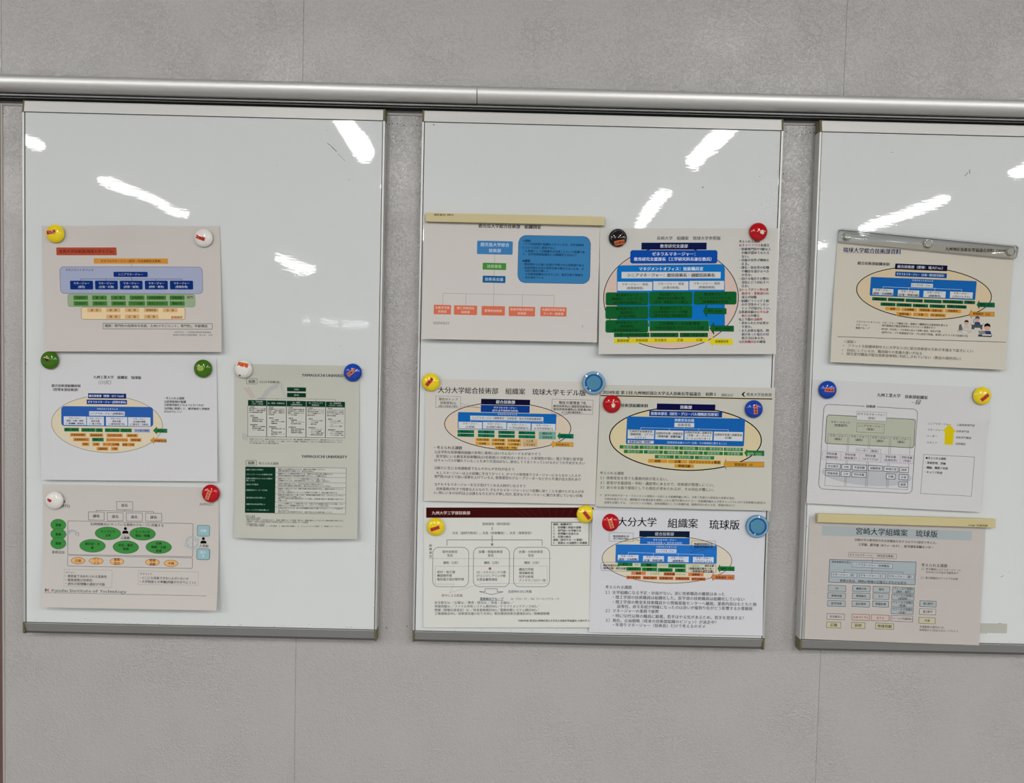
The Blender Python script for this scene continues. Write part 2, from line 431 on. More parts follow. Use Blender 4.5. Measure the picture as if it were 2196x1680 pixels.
bm = bmesh.new(); box(bm, RX0+.02, RX1-.02, .001, YW, z2, z1, .0006); bm_obj('rail_strip', bm, GREY, rail)
bm = bmesh.new(); box(bm, RX0+.02, RX1-.02, .010, YW, zat(212.8, .010), zb+.001); bm_obj('rail_channel', bm, DARK, rail)
bm = bmesh.new(); box(bm, RX0+.02, RX1-.02, .0055, .012, z3-.0005, z3+.0004, .0002); bm_obj('rail_fin', bm, GREY, rail)
bm = bmesh.new()
zz = [zat(v, .020) for v in (213.5, 218.5, 221.5, 227)]
extrude_x(bm, [(YW, zz[0]), (.0196, zz[0]), (.0202, zz[1]), (.0190, zz[1]-.0006), (.0186, (zz[1]+zz[2])/2), (.0190, zz[2]), (.0202, zz[2]-.0006), (.0206, zz[3]), (YW, zz[3])], RX0+.02, RX1-.02)
bm_obj('rail_lip', bm, mat('lip_aluminium', (.20, .20, .19), .38, metal=.8), rail)

# ================================================================== the whiteboards
def board_mat():
    m, nt, b = bsdf('whiteboard_enamel')
    b.inputs['Base Color'].default_value = (*BOARD_COL, 1); b.inputs['Roughness'].default_value = .30
    b.inputs['Specular IOR Level'].default_value = .0
    b.inputs['Coat Weight'].default_value = 1.0; b.inputs['Coat Roughness'].default_value = .014; b.inputs['Coat IOR'].default_value = 1.5
    g = N(nt, 'ShaderNodeNewGeometry'); L = nt.links.new
    mp = N(nt, 'ShaderNodeMapping'); mp.inputs['Scale'].default_value = (60, 1, 260); L(g.outputs['Position'], mp.inputs['Vector'])
    n1 = N(nt, 'ShaderNodeTexNoise', Scale=1.0, Detail=3.0); L(mp.outputs[0], n1.inputs['Vector'])
    n2 = N(nt, 'ShaderNodeTexNoise', Scale=9.0, Detail=1.0); L(g.outputs['Position'], n2.inputs['Vector'])
    b1 = N(nt, 'ShaderNodeBump', Strength=.05, Distance=.0003); L(n1.outputs['Fac'], b1.inputs['Height'])
    b2 = N(nt, 'ShaderNodeBump', Strength=.08, Distance=.006); L(n2.outputs['Fac'], b2.inputs['Height']); L(b1.outputs[0], b2.inputs['Normal'])
    L(b2.outputs[0], b.inputs['Coat Normal'])
    return m
BOARD_COL = (.74, .765, .76)
BM = board_mat(); CAP = mat('corner_plastic', '5c573d', .5); SIDE = mat('side_aluminium', (.62, .62, .60), .45, metal=.5)
BW, BH = .6027, .8986
def make_board(x, label, z=Z0):
    t = empty('whiteboard', (x+BW/2, 0, z-BH)); tag(t, label, 'whiteboard', 'whiteboards hung side by side on the rail')
    c = .0034
    bm = bmesh.new(); box(bm, x+c+.0010, x+BW-c-.0010, 0, .012, z-BH+.0192, z-.0200, .0003); bm_obj('writing_panel', bm, BM, t)
    bm = bmesh.new(); box(bm, x+c*.5, x+BW-c*.5, .0012, .014, z-BH+.016, z-.015); bm_obj('backing', bm, DARK, t)
    bm = bmesh.new(); extrude_x(bm, [(.018, z), (.0022, z), (.0010, z-.0006), (.0003, z-.0022), (-.0020, z-.0190), (.018, z-.0190)], x+c, x+BW-c); bm_obj('top_rail', bm, ALU2, t)
    zb_ = z-BH
    bm = bmesh.new(); extrude_x(bm, [(.018, zb_+.0186), (-.0030, zb_+.0186), (-.0034, zb_+.0180), (.0004, zb_+.0036), (.018, zb_+.0036)], x+c, x+BW-c); bm_obj('bottom_rail', bm, mat('shaded_aluminium', (.37, .37, .36), .42, metal=.6), t)  # frame aluminium darkened: shade of the downward-tilted face is in the colour
    bm = bmesh.new(); extrude_x(bm, [(.018, zb_+.0034), (.0010, zb_+.0034), (.0022, zb_-.0004), (.018, zb_-.0004)], x+c, x+BW-c); bm_obj('bottom_lip', bm, mat('lip_dark', (.12, .12, .115), .45, metal=.3), t)
    for a in (x, x+BW-c+.0002):
        bm = bmesh.new(); box(bm, a, a+c-.0002, -.0012, .018, zb_+.0192, z-.0192, .0006); bm_obj('side_frame', bm, SIDE, t)
        bm = bmesh.new(); extrude_x(bm, [(.0185, z+.0004), (.0016, z+.0004), (-.0022, z-.0198), (.0185, z-.0198)], a, a+c-.0002); bm_obj('corner_cap', bm, CAP, t)
        bm = bmesh.new(); extrude_x(bm, [(.0185, zb_+.0196), (-.0036, zb_+.0196), (-.0030, zb_+.0010), (-.0010, zb_-.0006), (.0185, zb_-.0006)], a, a+c-.0002); bm_obj('corner_cap', bm, CAP, t)
    return t
X1, X2, X3 = .0617, .7262, 1.3896
B1 = make_board(X1, 'left whiteboard, with three landscape sheets down its left side and one portrait sheet')
B2 = make_board(X2, 'middle whiteboard, crowded with six sheets in three rows')
B3 = make_board(X3, 'right whiteboard, cut off by the frame, with the clear plastic clip bar')
# specks, scratches and tape left on the enamel
def mark(b, pts, wd, col):
    bm = bmesh.new()
    P = [Vector(at(px, py, -.00006)) for px, py in pts]
    for p, q in zip(P, P[1:]):
        d = (q-p).normalized(); n = Vector((-d.z, 0, d.x))*wd/2
        vs = [bm.verts.new(v) for v in (p-n, q-n, q+n, p+n)]; bm.faces.new(vs)
    me = bpy.data.meshes.new('marker_mark'); bm.to_mesh(me); bm.free(); me.materials.append(ink(col)); put('marker_mark', me, b)
mark(B1, [(702, 307), (711, 314)], .0007, '3c3c40'); mark(B1, [(711, 315), (722, 325)], .0009, '3c3c40'); mark(B1, [(724, 329), (741, 346)], .0005, '77787c')
mark(B2, [(929, 267.5), (932, 268)], .0012, '303034'); mark(B2, [(1506, 403), (1508.5, 401)], .0014, '55585c'); mark(B2, [(1628, 378), (1630, 378.5)], .0009, '66686c')
mark(B3, [(2079, 364), (2080, 373)], .0009, '404044'); mark(B3, [(2069, 378), (2076, 370)], .0016, '8f9194'); mark(B3, [(2115.5, 1338.5), (2115, 1359)], .0012, '303034')
mark(B3, [(2100, 1359), (2115, 1359.3)], .0005, '88898c'); mark(B3, [(2146, 1238), (2153, 1235)], .0010, '8c8e92'); mark(B3, [(2141, 1337.5), (2148, 1338)], .0012, '8a8c8e')
mark(B3, [(1911, 326.5), (1916, 327)], .0008, '8a8c8e')
bm = bmesh.new(); a, b_ = at(2101, 1337, -.0001), at(2159, 1359, -.0001); box(bm, a[0], b_[0], -.00012, 0, b_[2], a[2])
tag(bm_obj('tape', bm, mat('old_tape', 'a9aaa0', .4), B3), 'yellowed strip of clear tape left on the enamel')
rr = random.Random(3)
def specks(b, x0, x1, ztop, zbot, n):
    bm = bmesh.new()
    for _ in range(n):
        if rr.random() < .62: x, z = rr.uniform(x0+.01, x1-.01), zbot+abs(rr.gauss(0, .0035))+.0006
        elif rr.random() < .5: x, z = (x0+.0008 if rr.random() < .5 else x1-.0008), rr.uniform(zbot, ztop)
        else: x, z = rr.uniform(x0+.01, x1-.01), rr.uniform(zbot, ztop)
        w_, h_ = rr.uniform(.0003, .0010), rr.uniform(.0003, .0006)
        vs = [bm.verts.new((x+dx*w_, -.00005, z+dz*h_)) for dx, dz in ((-1, -.4), (0, -1), (1, -.3), (.6, .8), (-.5, 1))]; bm.faces.new(vs)
    me = bpy.data.meshes.new('specks'); bm.to_mesh(me); bm.free(); me.materials.append(ink('4a4a4c')); tag(put('specks', me, b), kind='stuff')
for b_, x in ((B1, X1), (B2, X2), (B3, X3)): specks(b_, x+.005, x+BW-.005, Z0-.03, Z0-BH+.0195, 46)
# screw holes and chips in the wall between the boards
bm = bmesh.new()
for px, py in ((835, 267), (842, 266), (851.5, 265.5), (866, 269), (894, 269), (861, 302), (1719.5, 287.5), (1738, 284), (1748, 287), (1746, 284), (1680.5, 372.5), (827.5, 1345.5), (830, 1348.5), (873, 1344), (7, 244), (6, 235), (1686, 283)):
    p = at(px, py, YW-.0003); vs = [bm.verts.new((p[0]+.0009*math.cos(t), p[1], p[2]+.0009*math.sin(t))) for t in np.arange(7)*.9]; bm.faces.new(vs)
me = bpy.data.meshes.new('pin_holes'); bm.to_mesh(me); bm.free(); me.materials.append(ink('1e1c1a')); tag(put('pin_holes', me, wall), kind='stuff')
# ================================================================== the printed sheets
K = '26262a'; WT = 'd6d8da'
# --- sheet with the red title box
p = Paper('printed_sheet', 'warm white sheet with a brick red title box, top of the left board', [(89.3, 484.5), (470.5, 484.8), (475, 755.3), (96, 754)], (80, 470), 5.356, 'bdb7b2',
          lift=(.001, .001, .011, .010), wave=((.5, 0.0, .13, .16, .006), (.3, .35, .5, .2, .0012)))
p.b(220, 327, 912, 416, 'a54936', '佐賀大学技術部(琉球大学モデル)', 43, '402620', rad=8)
p.b(648, 452, 1500, 513, 'c6893e', 'ゼネラルマネージャー(研究・社会連携担当理事)', 32, '38280f', rad=8)
p.l('444448', 3, 1084, 513, 1084, 552)
p.r(262, 550, 1898, 857, '9aa2ba', '4c5878', 4, 45); p.t(325, 645, 585, 'マネジメントオフィス', '333844', slant=.2)
p.b(877, 607, 1268, 665, '15306e', 'シニアマネージャー', 32, 'b8c0d0', rad=8)
p.l('303848', 4, 498, 710, 498, 688, 1660, 690, 1660, 712)
for x in (790, 1087, 1360): p.l('303848', 4, x, 688, x, 710)
p.l('303848', 4, 1087, 665, 1087, 690)
for x0, x1, a in ((378, 641, '(運営)'), (665, 925, '(企画・広報)'), (950, 1210, '(庶務・経理)'), (1237, 1500, '(研修・教育)'), (1525, 1790, '(情報処理)')):
    p.b(x0, 709, x1, 809, '15306e', 'マネージャー\n'+a, 31, 'c0c8d8', rad=10, ls=1.3)
p.r(352, 864, 1812, 1008, '8fa585', '5d7a5a', 4, 26)
for y0, y1, row in ((881, 927, ((417, 581, '社会医学'), (632, 797, '機　械'), (848, 1012, '情　報'), (1063, 1230, '生物資源'), (1258, 1477, '生物資源開発'), (1522, 1690, '情報基盤'))),
                    (946, 994, ((420, 584, '生命医学'), (637, 801, '電気電子'), (853, 1018, '都市基盤'), (1050, 1236, 'アグリ技術'), (1259, 1500, '海洋エネルギー'), (1525, 1692, '機器分析')))):
    for x0, x1, a in row: p.b(x0, y0, x1, y1, '477838', a, 29, '1d381c', '365c2c', 2, 5)
p.t(1718, 1785, 900, '専門', '6a4030', 1, slant=.15)
p.r(505, 1014, 1697, 1155, 'd8c29c', '55584c', 4, 26)
for y0, y1, row in ((1024, 1070, ((576, 738, '運　営'), (792, 953, '研　修'), (1008, 1170, '経　理'), (1226, 1390, '情報処理'), (1444, 1610, '企　画'))),
                    (1099, 1146, ((795, 957, '教　育'), (1008, 1172, '広　報'), (1228, 1392, '庶　務')))):
    for x0, x1, a in row: p.b(x0, y0, x1, y1, 'c9a273', a, 29, '4a3418', rad=5)
p.t(1537, 1668, 1131, '管理運営', 'a04a34', 1, slant=.2)
p.r(756, 1199, 2010, 1264, None, '4a5a48', 5); p.t(775, 1955, 1228, '課題：専門性の指揮命令系統、人材(マネジメント、専門性)、年齢構成', '30342f')
p.t(1575, 1998, 1300, '2025/2/17　九州地区技術長等協議会', '6a6a68'); p.t(1560, 2012, 1333, '佐賀大学理工学部技術部　佐々木　広光', '6a6a68')
p.finish()
# --- second sheet on the left board
p = Paper('printed_sheet', 'cool white sheet with a beige oval diagram, under the two green magnets', [(84.8, 764), (464, 768.5), (466, 1033), (89, 1029.5)], (80, 750), 5.356, 'c5c5c7',
          lift=(.001, .001, .008, .008), wave=((.0, .55, .25, .3, .003),))
p.t(643, 1195, 320, '九州工業大学　組織案　琉球版', K, 1)
p.t(705, 850, 377, '（川尻）', '77787c', slant=.1)
p.t(165, 495, 416, '総合技術部組織体制', K, 1); p.t(180, 470, 461, '（管理本部技術部）', K, 1)
p.e(805, 857, 637, 328, 'cdc3aa', '3a3430', 4, tilt=1.2)
p.b(585, 505, 1022, 562, '1a2c66', '総合技術部（愛称：KIT-Tech）', 32, 'd0d4e0', b=1)
p.b(569, 577, 1031, 629, '1e3a80', 'ゼネラルマネージャー(管理本部長)', 30, 'd0d4e0', b=1)
p.r(280, 655, 1334, 882, '2f5aa0', rad=36)
p.t(685, 925, 683, 'マネジメントオフィス', 'd0d8e4', 1)
p.b(597, 710, 1006, 762, 'c4c8d0', 'シニアマネージャー(技術部長)', 30, '2a2c38', b=1)
for x0, x1, y0, a in ((304, 564, 767, 'マネージャー\n総務・企画・研修\n(一課:機械・建設系)'), (570, 768, 771, 'マネージャー\n研究支援\n(一課:工作系)'), (789, 1036, 774, 'マネージャー\n教育支援\n(二課:電気電子系)'), (1043, 1302, 778, 'マネージャー\n安全衛生関連\n(二課:化学・分析系)')):
    p.b(x0, y0, x1, y0+102, 'c6cad2', a, 24, '2a2c38', '6080b0', 2, b=1, ls=1.28)
for x0, x1, y, a in ((310, 480, 920, '機械・建設系'), (506, 668, 924, '電気電子系'), (672, 752, 926, '情報'), (777, 948, 927, '物質・化学系'), (953, 1086, 929, '環境分析')):
    p.b(x0, y-21, x1, y+21, '2f7048', a, 25, '143c20', b=1)
p.b(1110, 910, 1297, 953, '9aa8d0', '安全衛生関連', 27, '3a3c58', b=1)
for x0, x1, y, a in ((378, 560, 980, '作業環境測定'), (600, 757, 984, '廃液廃棄物'), (797, 981, 986, '高圧蒸気点検'), (1024, 1157, 988, '放射対策'), (414, 598, 1034, '技術相談窓口'),
                     (792, 1040, 1038, 'エンベデットシステム'), (1066, 1196, 1039, '地域貢献'), (512, 597, 1087, '研修'), (634, 718, 1088, '広報'), (752, 945, 1090, 'サーバ・計算機'), (974, 1119, 1092, '総務・企画'), (683, 817, 1140, '試験関連'), (847, 930, 1140, '中継')):
    p.b(x0, y-20, x1, y+20, 'c88a46', a, 26, '4a2c10', b=1)
p.b(630, 1014, 763, 1055, '2f7048', '機械工作', 25, '143c20', b=1)
p.arrow(1330, 1492, 930, 44, 22, 45, '2f7048', '244a30'); p.t(1378, 1460, 934, '専門(5)', '143c20', 1)
p.arrow(1297, 1485, 1043, 40, 20, 45, 'c88a46', '6a4a20'); p.t(1343, 1480, 1048, '管理運営(14)', '3a2410', 1)
for y, x1, a in ((560, 1690, '・考えられる課題'), (600, 1710, '1)管理体制が複雑'), (638, 1912, '2)業務評価をどのように行うのか'), (679, 1980, '3)評価に関連して、被評価者と評価者'), (714, 1660, 'が分かりにくい')):
    p.t(1455, x1, y, a, K, 1)
p.finish()
# --- third sheet on the left board
p = Paper('printed_sheet', 'warm white sheet with green ovals and small black figures, lowest on the left board', [(91, 1038.5), (469, 1046.5), (464.2, 1310), (87.5, 1303)], (80, 1030), 5.356, 'bcb7b2',
          lift=(.001, .001, .016, .016), power=2.2)
p.t(290, 325, 248, '版', K); p.t(262, 372, 297, '(移行)', K)
p.t(1862, 2025, 278, '20250217', K)
p.r(912, 248, 1097, 341, None, '33333a', 4); p.tb(1003, 292, 40, '部長')
p.l('33333a', 4, 1004, 341, 1004, 358); p.l('33333a', 4, 676, 368, 676, 350, 1336, 363, 1336, 382)
for x0, y0, x1, y1 in ((587, 368, 769, 460), (804, 374, 986, 467), (1022, 378, 1207, 472), (1243, 382, 1429, 473)):
    p.r(x0, y0, x1, y1, None, '33333a', 4); p.tb((x0+x1)/2, (y0+y1)/2, 40, '課長')
p.q([(352, 468), (1788, 501), (1784, 880), (349, 855)], None, '33333a', 4)
p.t(607, 1450, 513, '主(時間集計)にやっている業務のグループに所属する', K)
for y in (515, 622, 726): p.e(242, y, 87, 66, '3f8442', '2c5c34', 4); p.tb(242, y+2, 34, '業務', '16301a', 1)
p.t(167, 312, 829, '業務追加', K)
for x, y, a in ((812, 613, 'モノづくり\n工作'), (1210, 617, 'モノづくり\n電気・情報'), (635, 755, '研究室・分\n析'), (1017, 770, '安全・衛生\n管理'), (1395, 770, '企画\n研修・人材\n育成')):
    p.e(x, y, 147, 74, '3f8442', '2c4c34', 4); p.tb(x, y, 34, a, '16301a', 1, 1.28)
for x, y, s in ((1012, 580, 1.0), (1908, 695, 1.0)):
    p.e(x, y-22*s, 17*s, 17*s, '101014'); p.q([(x-35*s, y+34*s), (x-33*s, y+12*s), (x-18*s, y+1), (x+18*s, y+1), (x+33*s, y+12*s), (x+35*s, y+34*s)], '101014')
p.t(958, 1062, 665, '人異動', K); p.t(1860, 1965, 757, '人異動', K)
p.q([(968, 628), (990, 614), (990, 622), (1040, 622), (1040, 614), (1062, 630), (1040, 646), (1040, 637), (990, 637), (990, 644)], 'c4c0bc', '55565a', 3)
def arc_arrow(cx, cy, rx, ry, a0, a1, col, fill):
    n = 14; A = [math.radians(a0+(a1-a0)*k/n) for k in range(n+1)]
    out = [(cx+rx*math.cos(a), cy-ry*math.sin(a)) for a in A]; inn = [(cx+(rx-14)*math.cos(a), cy-(ry-13)*math.sin(a)) for a in A]
    for k in range(n): p.q([out[k], out[k+1], inn[k+1], inn[k]], fill)
    p.q(out, None, col, 3, closed=False); p.q(inn, None, col, 3, closed=False)
    a = A[-1]; mx, my = cx+(rx-7)*math.cos(a), cy-(ry-7)*math.sin(a); s = 1 if a1 > a0 else -1
    tx, ty = -math.sin(a)*s, -math.cos(a)*s; nx, ny = math.cos(a), -math.sin(a)
    p.q([(mx+nx*20, my+ny*20), (mx-nx*20, my-ny*20), (mx+tx*32, my+ty*32)], fill, col, 3)
arc_arrow(407, 636, 66, 62, 180, 25, '4a5260', 'c2c4c8'); arc_arrow(1776, 703, 68, 56, 180, 20, '6c8890', 'b8c4c8'); arc_arrow(1776, 735, 68, 54, 0, -165, '6c8890', 'b8c4c8')
p.b(1838, 520, 1980, 645, '8fb0b6', '前期', 34, 'c8d4d6', '4e7884', 6, 20); p.b(1836, 788, 1980, 912, '8fb0b6', '抱き\n合', 34, 'c8d4d6', '4e7884', 6, 20)
p.q([(360, 866), (1775, 895), (1783, 905), (1780, 1008), (1770, 1015), (355, 988), (347, 978), (348, 874)], None, '33333a', 4)
for x, y, a in ((469, 926, '広報'), (677, 930, 'イン\nフラ'), (915, 936, '業務\n受付'), (1323, 944, '地域\n貢献'), (1537, 957, '中継')):
    p.e(x, y, 80, 37, 'd6a46c', '5a4838', 4); p.tb(x, y, 35, a, '2c241c', 0, 1.25)
p.r(308, 1030, 858, 1228, None, '6a6a6e', 2); p.r(1160, 1049, 1848, 1204, None, '6a6a6e', 2)
for y, x1, a in ((1060, 425, 'メリット'), (1107, 800, '・業務量で決めれられる柔軟性'), (1150, 632, '・業務連携が効率的'), (1196, 778, '・適任の管理職の選択が可能')): p.t(325, x1, y, a, K)
for y, x1, a in ((1078, 1320, 'デメリット'), (1128, 1740, '・どこにも所属できない人がいないか'), (1172, 1820, '・大学制度との乖離(所属が分かりにくい)')): p.t(1178, x1, y, a, K)
p.t(165, 1025, 1276, 'Kyushu Institute of Technology', '5a6a68', 1, h=42)
p.q([(84, 1262), (96, 1243), (106, 1243), (104, 1284), (92, 1284)], '3f6a66'); p.q([(104, 1262), (136, 1247), (138, 1254), (120, 1264), (138, 1280), (130, 1285)], 'a04048')
p.l('44505a', 4, 80, 1294, 1944, 1331)
p.finish()
# --- portrait sheet
p = Paper('printed_sheet', 'tall portrait sheet of two dark green charts, alone at the right of the left board', [(503, 780.5), (770.8, 785), (765.8, 1157), (502.3, 1153.5)], (490, 765), 7.32, 'b4b4aa', W=.210, H=.297,
          lift=(.001, .001, .013, .009), wave=((.45, 0, .3, .06, .004), (.4, 1.0, .35, .10, .006)))
GD = '0c3828'
p.q([(225, 490), (330, 478), (428, 640), (352, 665)], 'b2aaa2'); p.q([(500, 650), (560, 545), (650, 470), (740, 430), (795, 420), (775, 490), (680, 530), (600, 640)], 'a9aaa6')
p.q([(800, 400), (850, 420), (905, 640), (880, 640), (800, 470)], 'aeb0a8')
p.r(478, 640, 572, 1060, 'aaaba8'); p.q([(218, 1195), (300, 1225), (300, 1330), (218, 1300)], 'a8aaab')
p.t(1150, 1870, 296, 'YAMAGUCHI UNIVERSITY', '33383a', 1, h=62)
p.r(282, 346, 452, 430, None, '2c3a34', 5, 14); p.tb(367, 391, 54, '宿題', '333834', 1); p.t(487, 808, 400, '山口大学組織(案)', '3c403c')
p.b(920, 485, 1216, 548, GD, '本部長', 26, 'a8b4ac', b=1); p.b(920, 573, 1216, 640, GD, '部門長', 26, 'a8b4ac', b=1)
p.l('48504c', 4, 1068, 548, 1068, 574); p.l('48504c', 4, 1068, 640, 1068, 662); p.l('48504c', 4, 458, 684, 458, 655, 1682, 675, 1682, 706)
for x, y in ((760, 662), (1068, 666), (1374, 672)): p.l('48504c', 4, x, y, x, y+30)
cols = ((308, 600, 685, 'Gp.（業務調整\n・サポート担当）', '【役割】\n他の部門やチームとの調\n整を行い、業務の優先度\n化や相談体制を支援\n\n【部門】\n・　業務調整\n・　相談の受け付けと\n・　優先順位の設定\n\n【管理運営】\n・　業務フローの最適化\n・　部門間の調整\n・　リソース配分管理'),
        (606, 908, 692, 'Gp.（教育・研修担当）', '【役割】\n技術職員のスキル向上を\n目的に、研修や勉強会を\n企画・実施し、技術力の\n共有促進\n\n【部門】\n・　スキル開発\n・　研修プログラム設計\n・　知識管理\n\n【管理運営】\n・　研修計画の立案・実\n　　施\n・　学習進捗の管理\n・　職員評価とフィード\n　　バック'),
        (914, 1217, 697, 'Gp.（施設\n・設備管理担当）', '【役割】\n大学内の施設や設備の維\n持管理を行い、安全性を\n確保し、効率的にメンテ\nナンスを実施\n\n【部門】\n・　設備管理\n・　点検・メンテナンス\n・　安全基準の遵守\n\n【管理運営】\n・　施設の保守管理計画\n・　設備予算の管理\n・　設備利用の最適化'),
        (1224, 1523, 704, 'Gp.（プロジェクト\n管理担当）', '【役割】\n特定のプロジェクトごとに\n進行状況を管理し、スケ\nジュール調整やリソース\n配分を担当\n\n【部門】\n・　プロジェクト計画\n・　リスク管理\n・　進捗分析\n\n【管理運営】\n・　プロジェクトスケ\n　　ジュールの調整\n・　リソース調達と配分\n・　効率的な品質管理'),
        (1530, 1829, 710, 'Gp.（情報管理\n・ITサポート担当）', '【役割】\nシステムやITインフラの\n保守管理を行い、技術的\nなトラブルを解決し、情\n報の安全確保\n\n【部門】\n・　ITシステム運用\n・　トラブルシューティ\n　　ング\n・　セキュリティ管理\n\n【管理運営】\n・　システム運用の管理\n・　ITツールの最適化\n・　トラブル対応・改善'))
for x0, x1, y, hd, bd in cols:
    p.r(x0-4, y+88, x1-2, 1258+(x0-308)*.014, 'bdbdb6', '2c3a34', 5)
    p.b(x0, y, x1, y+84, GD, hd, 27, 'a4b0aa', b=1, ls=1.3)
    for i, q in enumerate(bd.split('\n')):
        if q.strip(' 　'): p.tb(x0+18, y+108+i*27.8, 23.5, q, '3a3e3c', 1, al=1, fit=x1-x0-28)
for y, x1, a in ((1305, 1790, '※各部のプロジェクト、各部局で行われるさまざまなプロジェクト（例：施設整備、教育改革プロジェクト、研究支援プロジェクト、ITシステ'), (1337, 1790, 'ム導入プロジェクト等）の、進行管理、リソース配分、スケジュール調整、予算管理など、プロジェクト管理担当者が中心となり、プロジェ'), (1362, 790, 'クトが円滑に進むように全体を管理する')):
    p.t(325, x1, y, a, '4a4e4c', 1)
p.o = (490, 960)
p.t(1145, 1865, 144, 'YAMAGUCHI UNIVERSITY', '33383a', 1, h=62)
p.r(274, 202, 438, 284, None, '2c3a34', 5, 14); p.tb(357, 243, 52, '宿題', '333834', 1); p.t(475, 785, 252, '考えられる課題', '3c403c')
p.r(732, 316, 1843, 1040, 'bdbdb6', '2c3a34', 5); p.r(262, 304, 730, 1028, '0a3426')
for y in (397, 468, 550, 626, 733, 862, 938): p.l('2c3a34', 4, 732, y-5, 1840, y+8)
for y, a in ((350, '権限と責任の不明確さ'), (424, 'コミュニケーションの過剰な負担'), (488, '組織の規模が大きくなると調整が'), (520, '難しくなる'), (581, '業務の不均衡化'), (671, '経験豊富なリーダーの欠如'), (790, '優先順位の決定が難しい'), (892, '組織文化の形成が難しい'), (982, 'トレーニングと育成の難しさ')):
    p.tb(278, y, 27.5, a, '8fa39a', 1, al=1)
for y, x1, a in ((344, 1520, '明確な上司や指揮者がいないため、権限や責任が曖昧になりやすい'), (372, 1345, '業務の優先順位が不明確になり、意思決定が遅れる'), (416, 1636, '組織内のすべての構成員が関わるため、情報共有や意見交換に時間がかかる'), (446, 1540, '部門間や構成員間での重要連絡が頻繁に行われることで調整が増える'), (494, 1515, '組織が大きくなると、フラットな体制を維持することが難しくなる'), (525, 1590, '管理職が少ないため、全体の統制が取りづらくなり、組織が一貫性を欠く'),
                   (574, 1490, '自律的な体制を整えるまで、仕事の負担が特定の構成員に集中する'), (604, 1600, '責任者の無い構成員に業務が偏り、過労やburnoutが生じるリスクがある'), (651, 1803, '組織内に上級が少ないため、経験や知識の豊富な指導者が不足し、構成員が指導やアドバイス'), (674, 970, 'を受けにくくなる'), (708, 1705, '若手や新しい構成員がリーダーシップを発揮するのが難しく、成長の機会が限られる'),
                   (752, 1803, '組織全体が目標に向かって動くために、部門間の調整が重要になり、どのプロジェクトやタス'), (778, 1140, 'クが最優先なのかが不明確になる'), (808, 1803, '部門ごとに独自の目標や優先度を持っている場合、全体最適な視点から優先順位を決定するの'), (834, 920, 'が難しくなる'), (885, 1798, 'フラットな組織では、上下関係が薄いため、共通の文化や価値観を浸透させるのが難しくなる'), (914, 1580, '組織のビジョンや価値観が共有されにくく、モチベーションの低下を招く'),
                   (958, 1800, '自律性が求められるため、特に若手技術職員の成長を支援するためのトレーニングや指導が不'), (985, 945, '足しがちになる'), (1016, 1630, '成長を促すための指導が行われず、成長が見込まれる効果が減ってしまう')):
    p.t(778, x1, y, a, '484c4a', 1)
    if x1 > 1200: p.t(745, 758, y, '・', '484c4a', 1)
for y, x1, a in ((1078, 410, '【まとめ】'), (1109, 497, '○担当部門長の役割'), (1146, 1805, '業務の内容や部門・人の負担に応じて、柔軟に調整することが重要（例えば、業務が集中しているときには他の部門を助けるなど'), (1173, 1250, 'の調整や、各担当の役割が重複せず効率的に運営できるように連携することが重要）'), (1204, 570, '○担当部門の数・決定基準'), (1238, 1785, '１．業務の必要性と継続性　２．人員の配置　３．役割と責任の明確さ　４．コミュニケーションの効率　５．柔軟性とスケーラビリティ')):
    p.t(275, x1, y, a, '4a4e4c', 1)
p.finish()
# --- middle board, top left
p = Paper('printed_sheet', 'sheet with salmon boxes and one big blue rounded box, top left of the middle board', [(909.5, 460.5), (1287.5, 469), (1280, 734.6), (903.7, 727)], (895, 450), 5.29, 'c1bdb9',
          lift=(.001, .001, .014, .014), power=1.5)
p.t(693, 1405, 190, '鹿児島大学総合技術部　組織図案', '1c1c20', 1)
p.b(678, 355, 1082, 507, '3f79ac', '鹿児島大学総合\n技術部', 47, 'c2d0dc', rad=12, ls=1.42)
GL = '77787a'; p.l(GL, 3, 877, 507, 873, 602); p.l(GL, 3, 872, 682, 870, 752)
p.b(741, 604, 1007, 682, '45833c', '技術部長', 42, 'b8ccb4', rad=8); p.b(741, 751, 999, 829, '1f5a88', '技術長会議', 42, 'b4c8d8', rad=8)
p.l(GL, 3, 870, 830, 865, 1092); p.l(GL, 3, 290, 1080, 290, 948, 1551, 972, 1548, 1104); p.l(GL, 3, 552, 954, 550, 1082); p.l(GL, 3, 1191, 966, 1189, 1098)
for x0, y0, x1, y1, a in ((187, 1080, 382, 1187, '水産系学部\n技術部'), (415, 1087, 678, 1193, '理工学研究科\n技術部'), (729, 1094, 993, 1200, '農場系技術部'), (1037, 1101, 1335, 1209, '医歯学総合研究科\n技術部'), (1396, 1106, 1692, 1210, '先端科学研究推進\nセンター技術部')):
    p.b(x0, y0, x1, y1, 'c96c52', a, 33, 'dcc8bc', rad=8, ls=1.35)
p.q([(1230, 291), (1890, 303), (1925, 315), (1950, 340), (1965, 385), (1957, 760), (1945, 800), (1915, 828), (1880, 840), (1215, 829), (1175, 815), (1150, 785), (1139, 745), (1148, 370), (1165, 325), (1195, 300)], '3c78a8', '2c4870', 4)
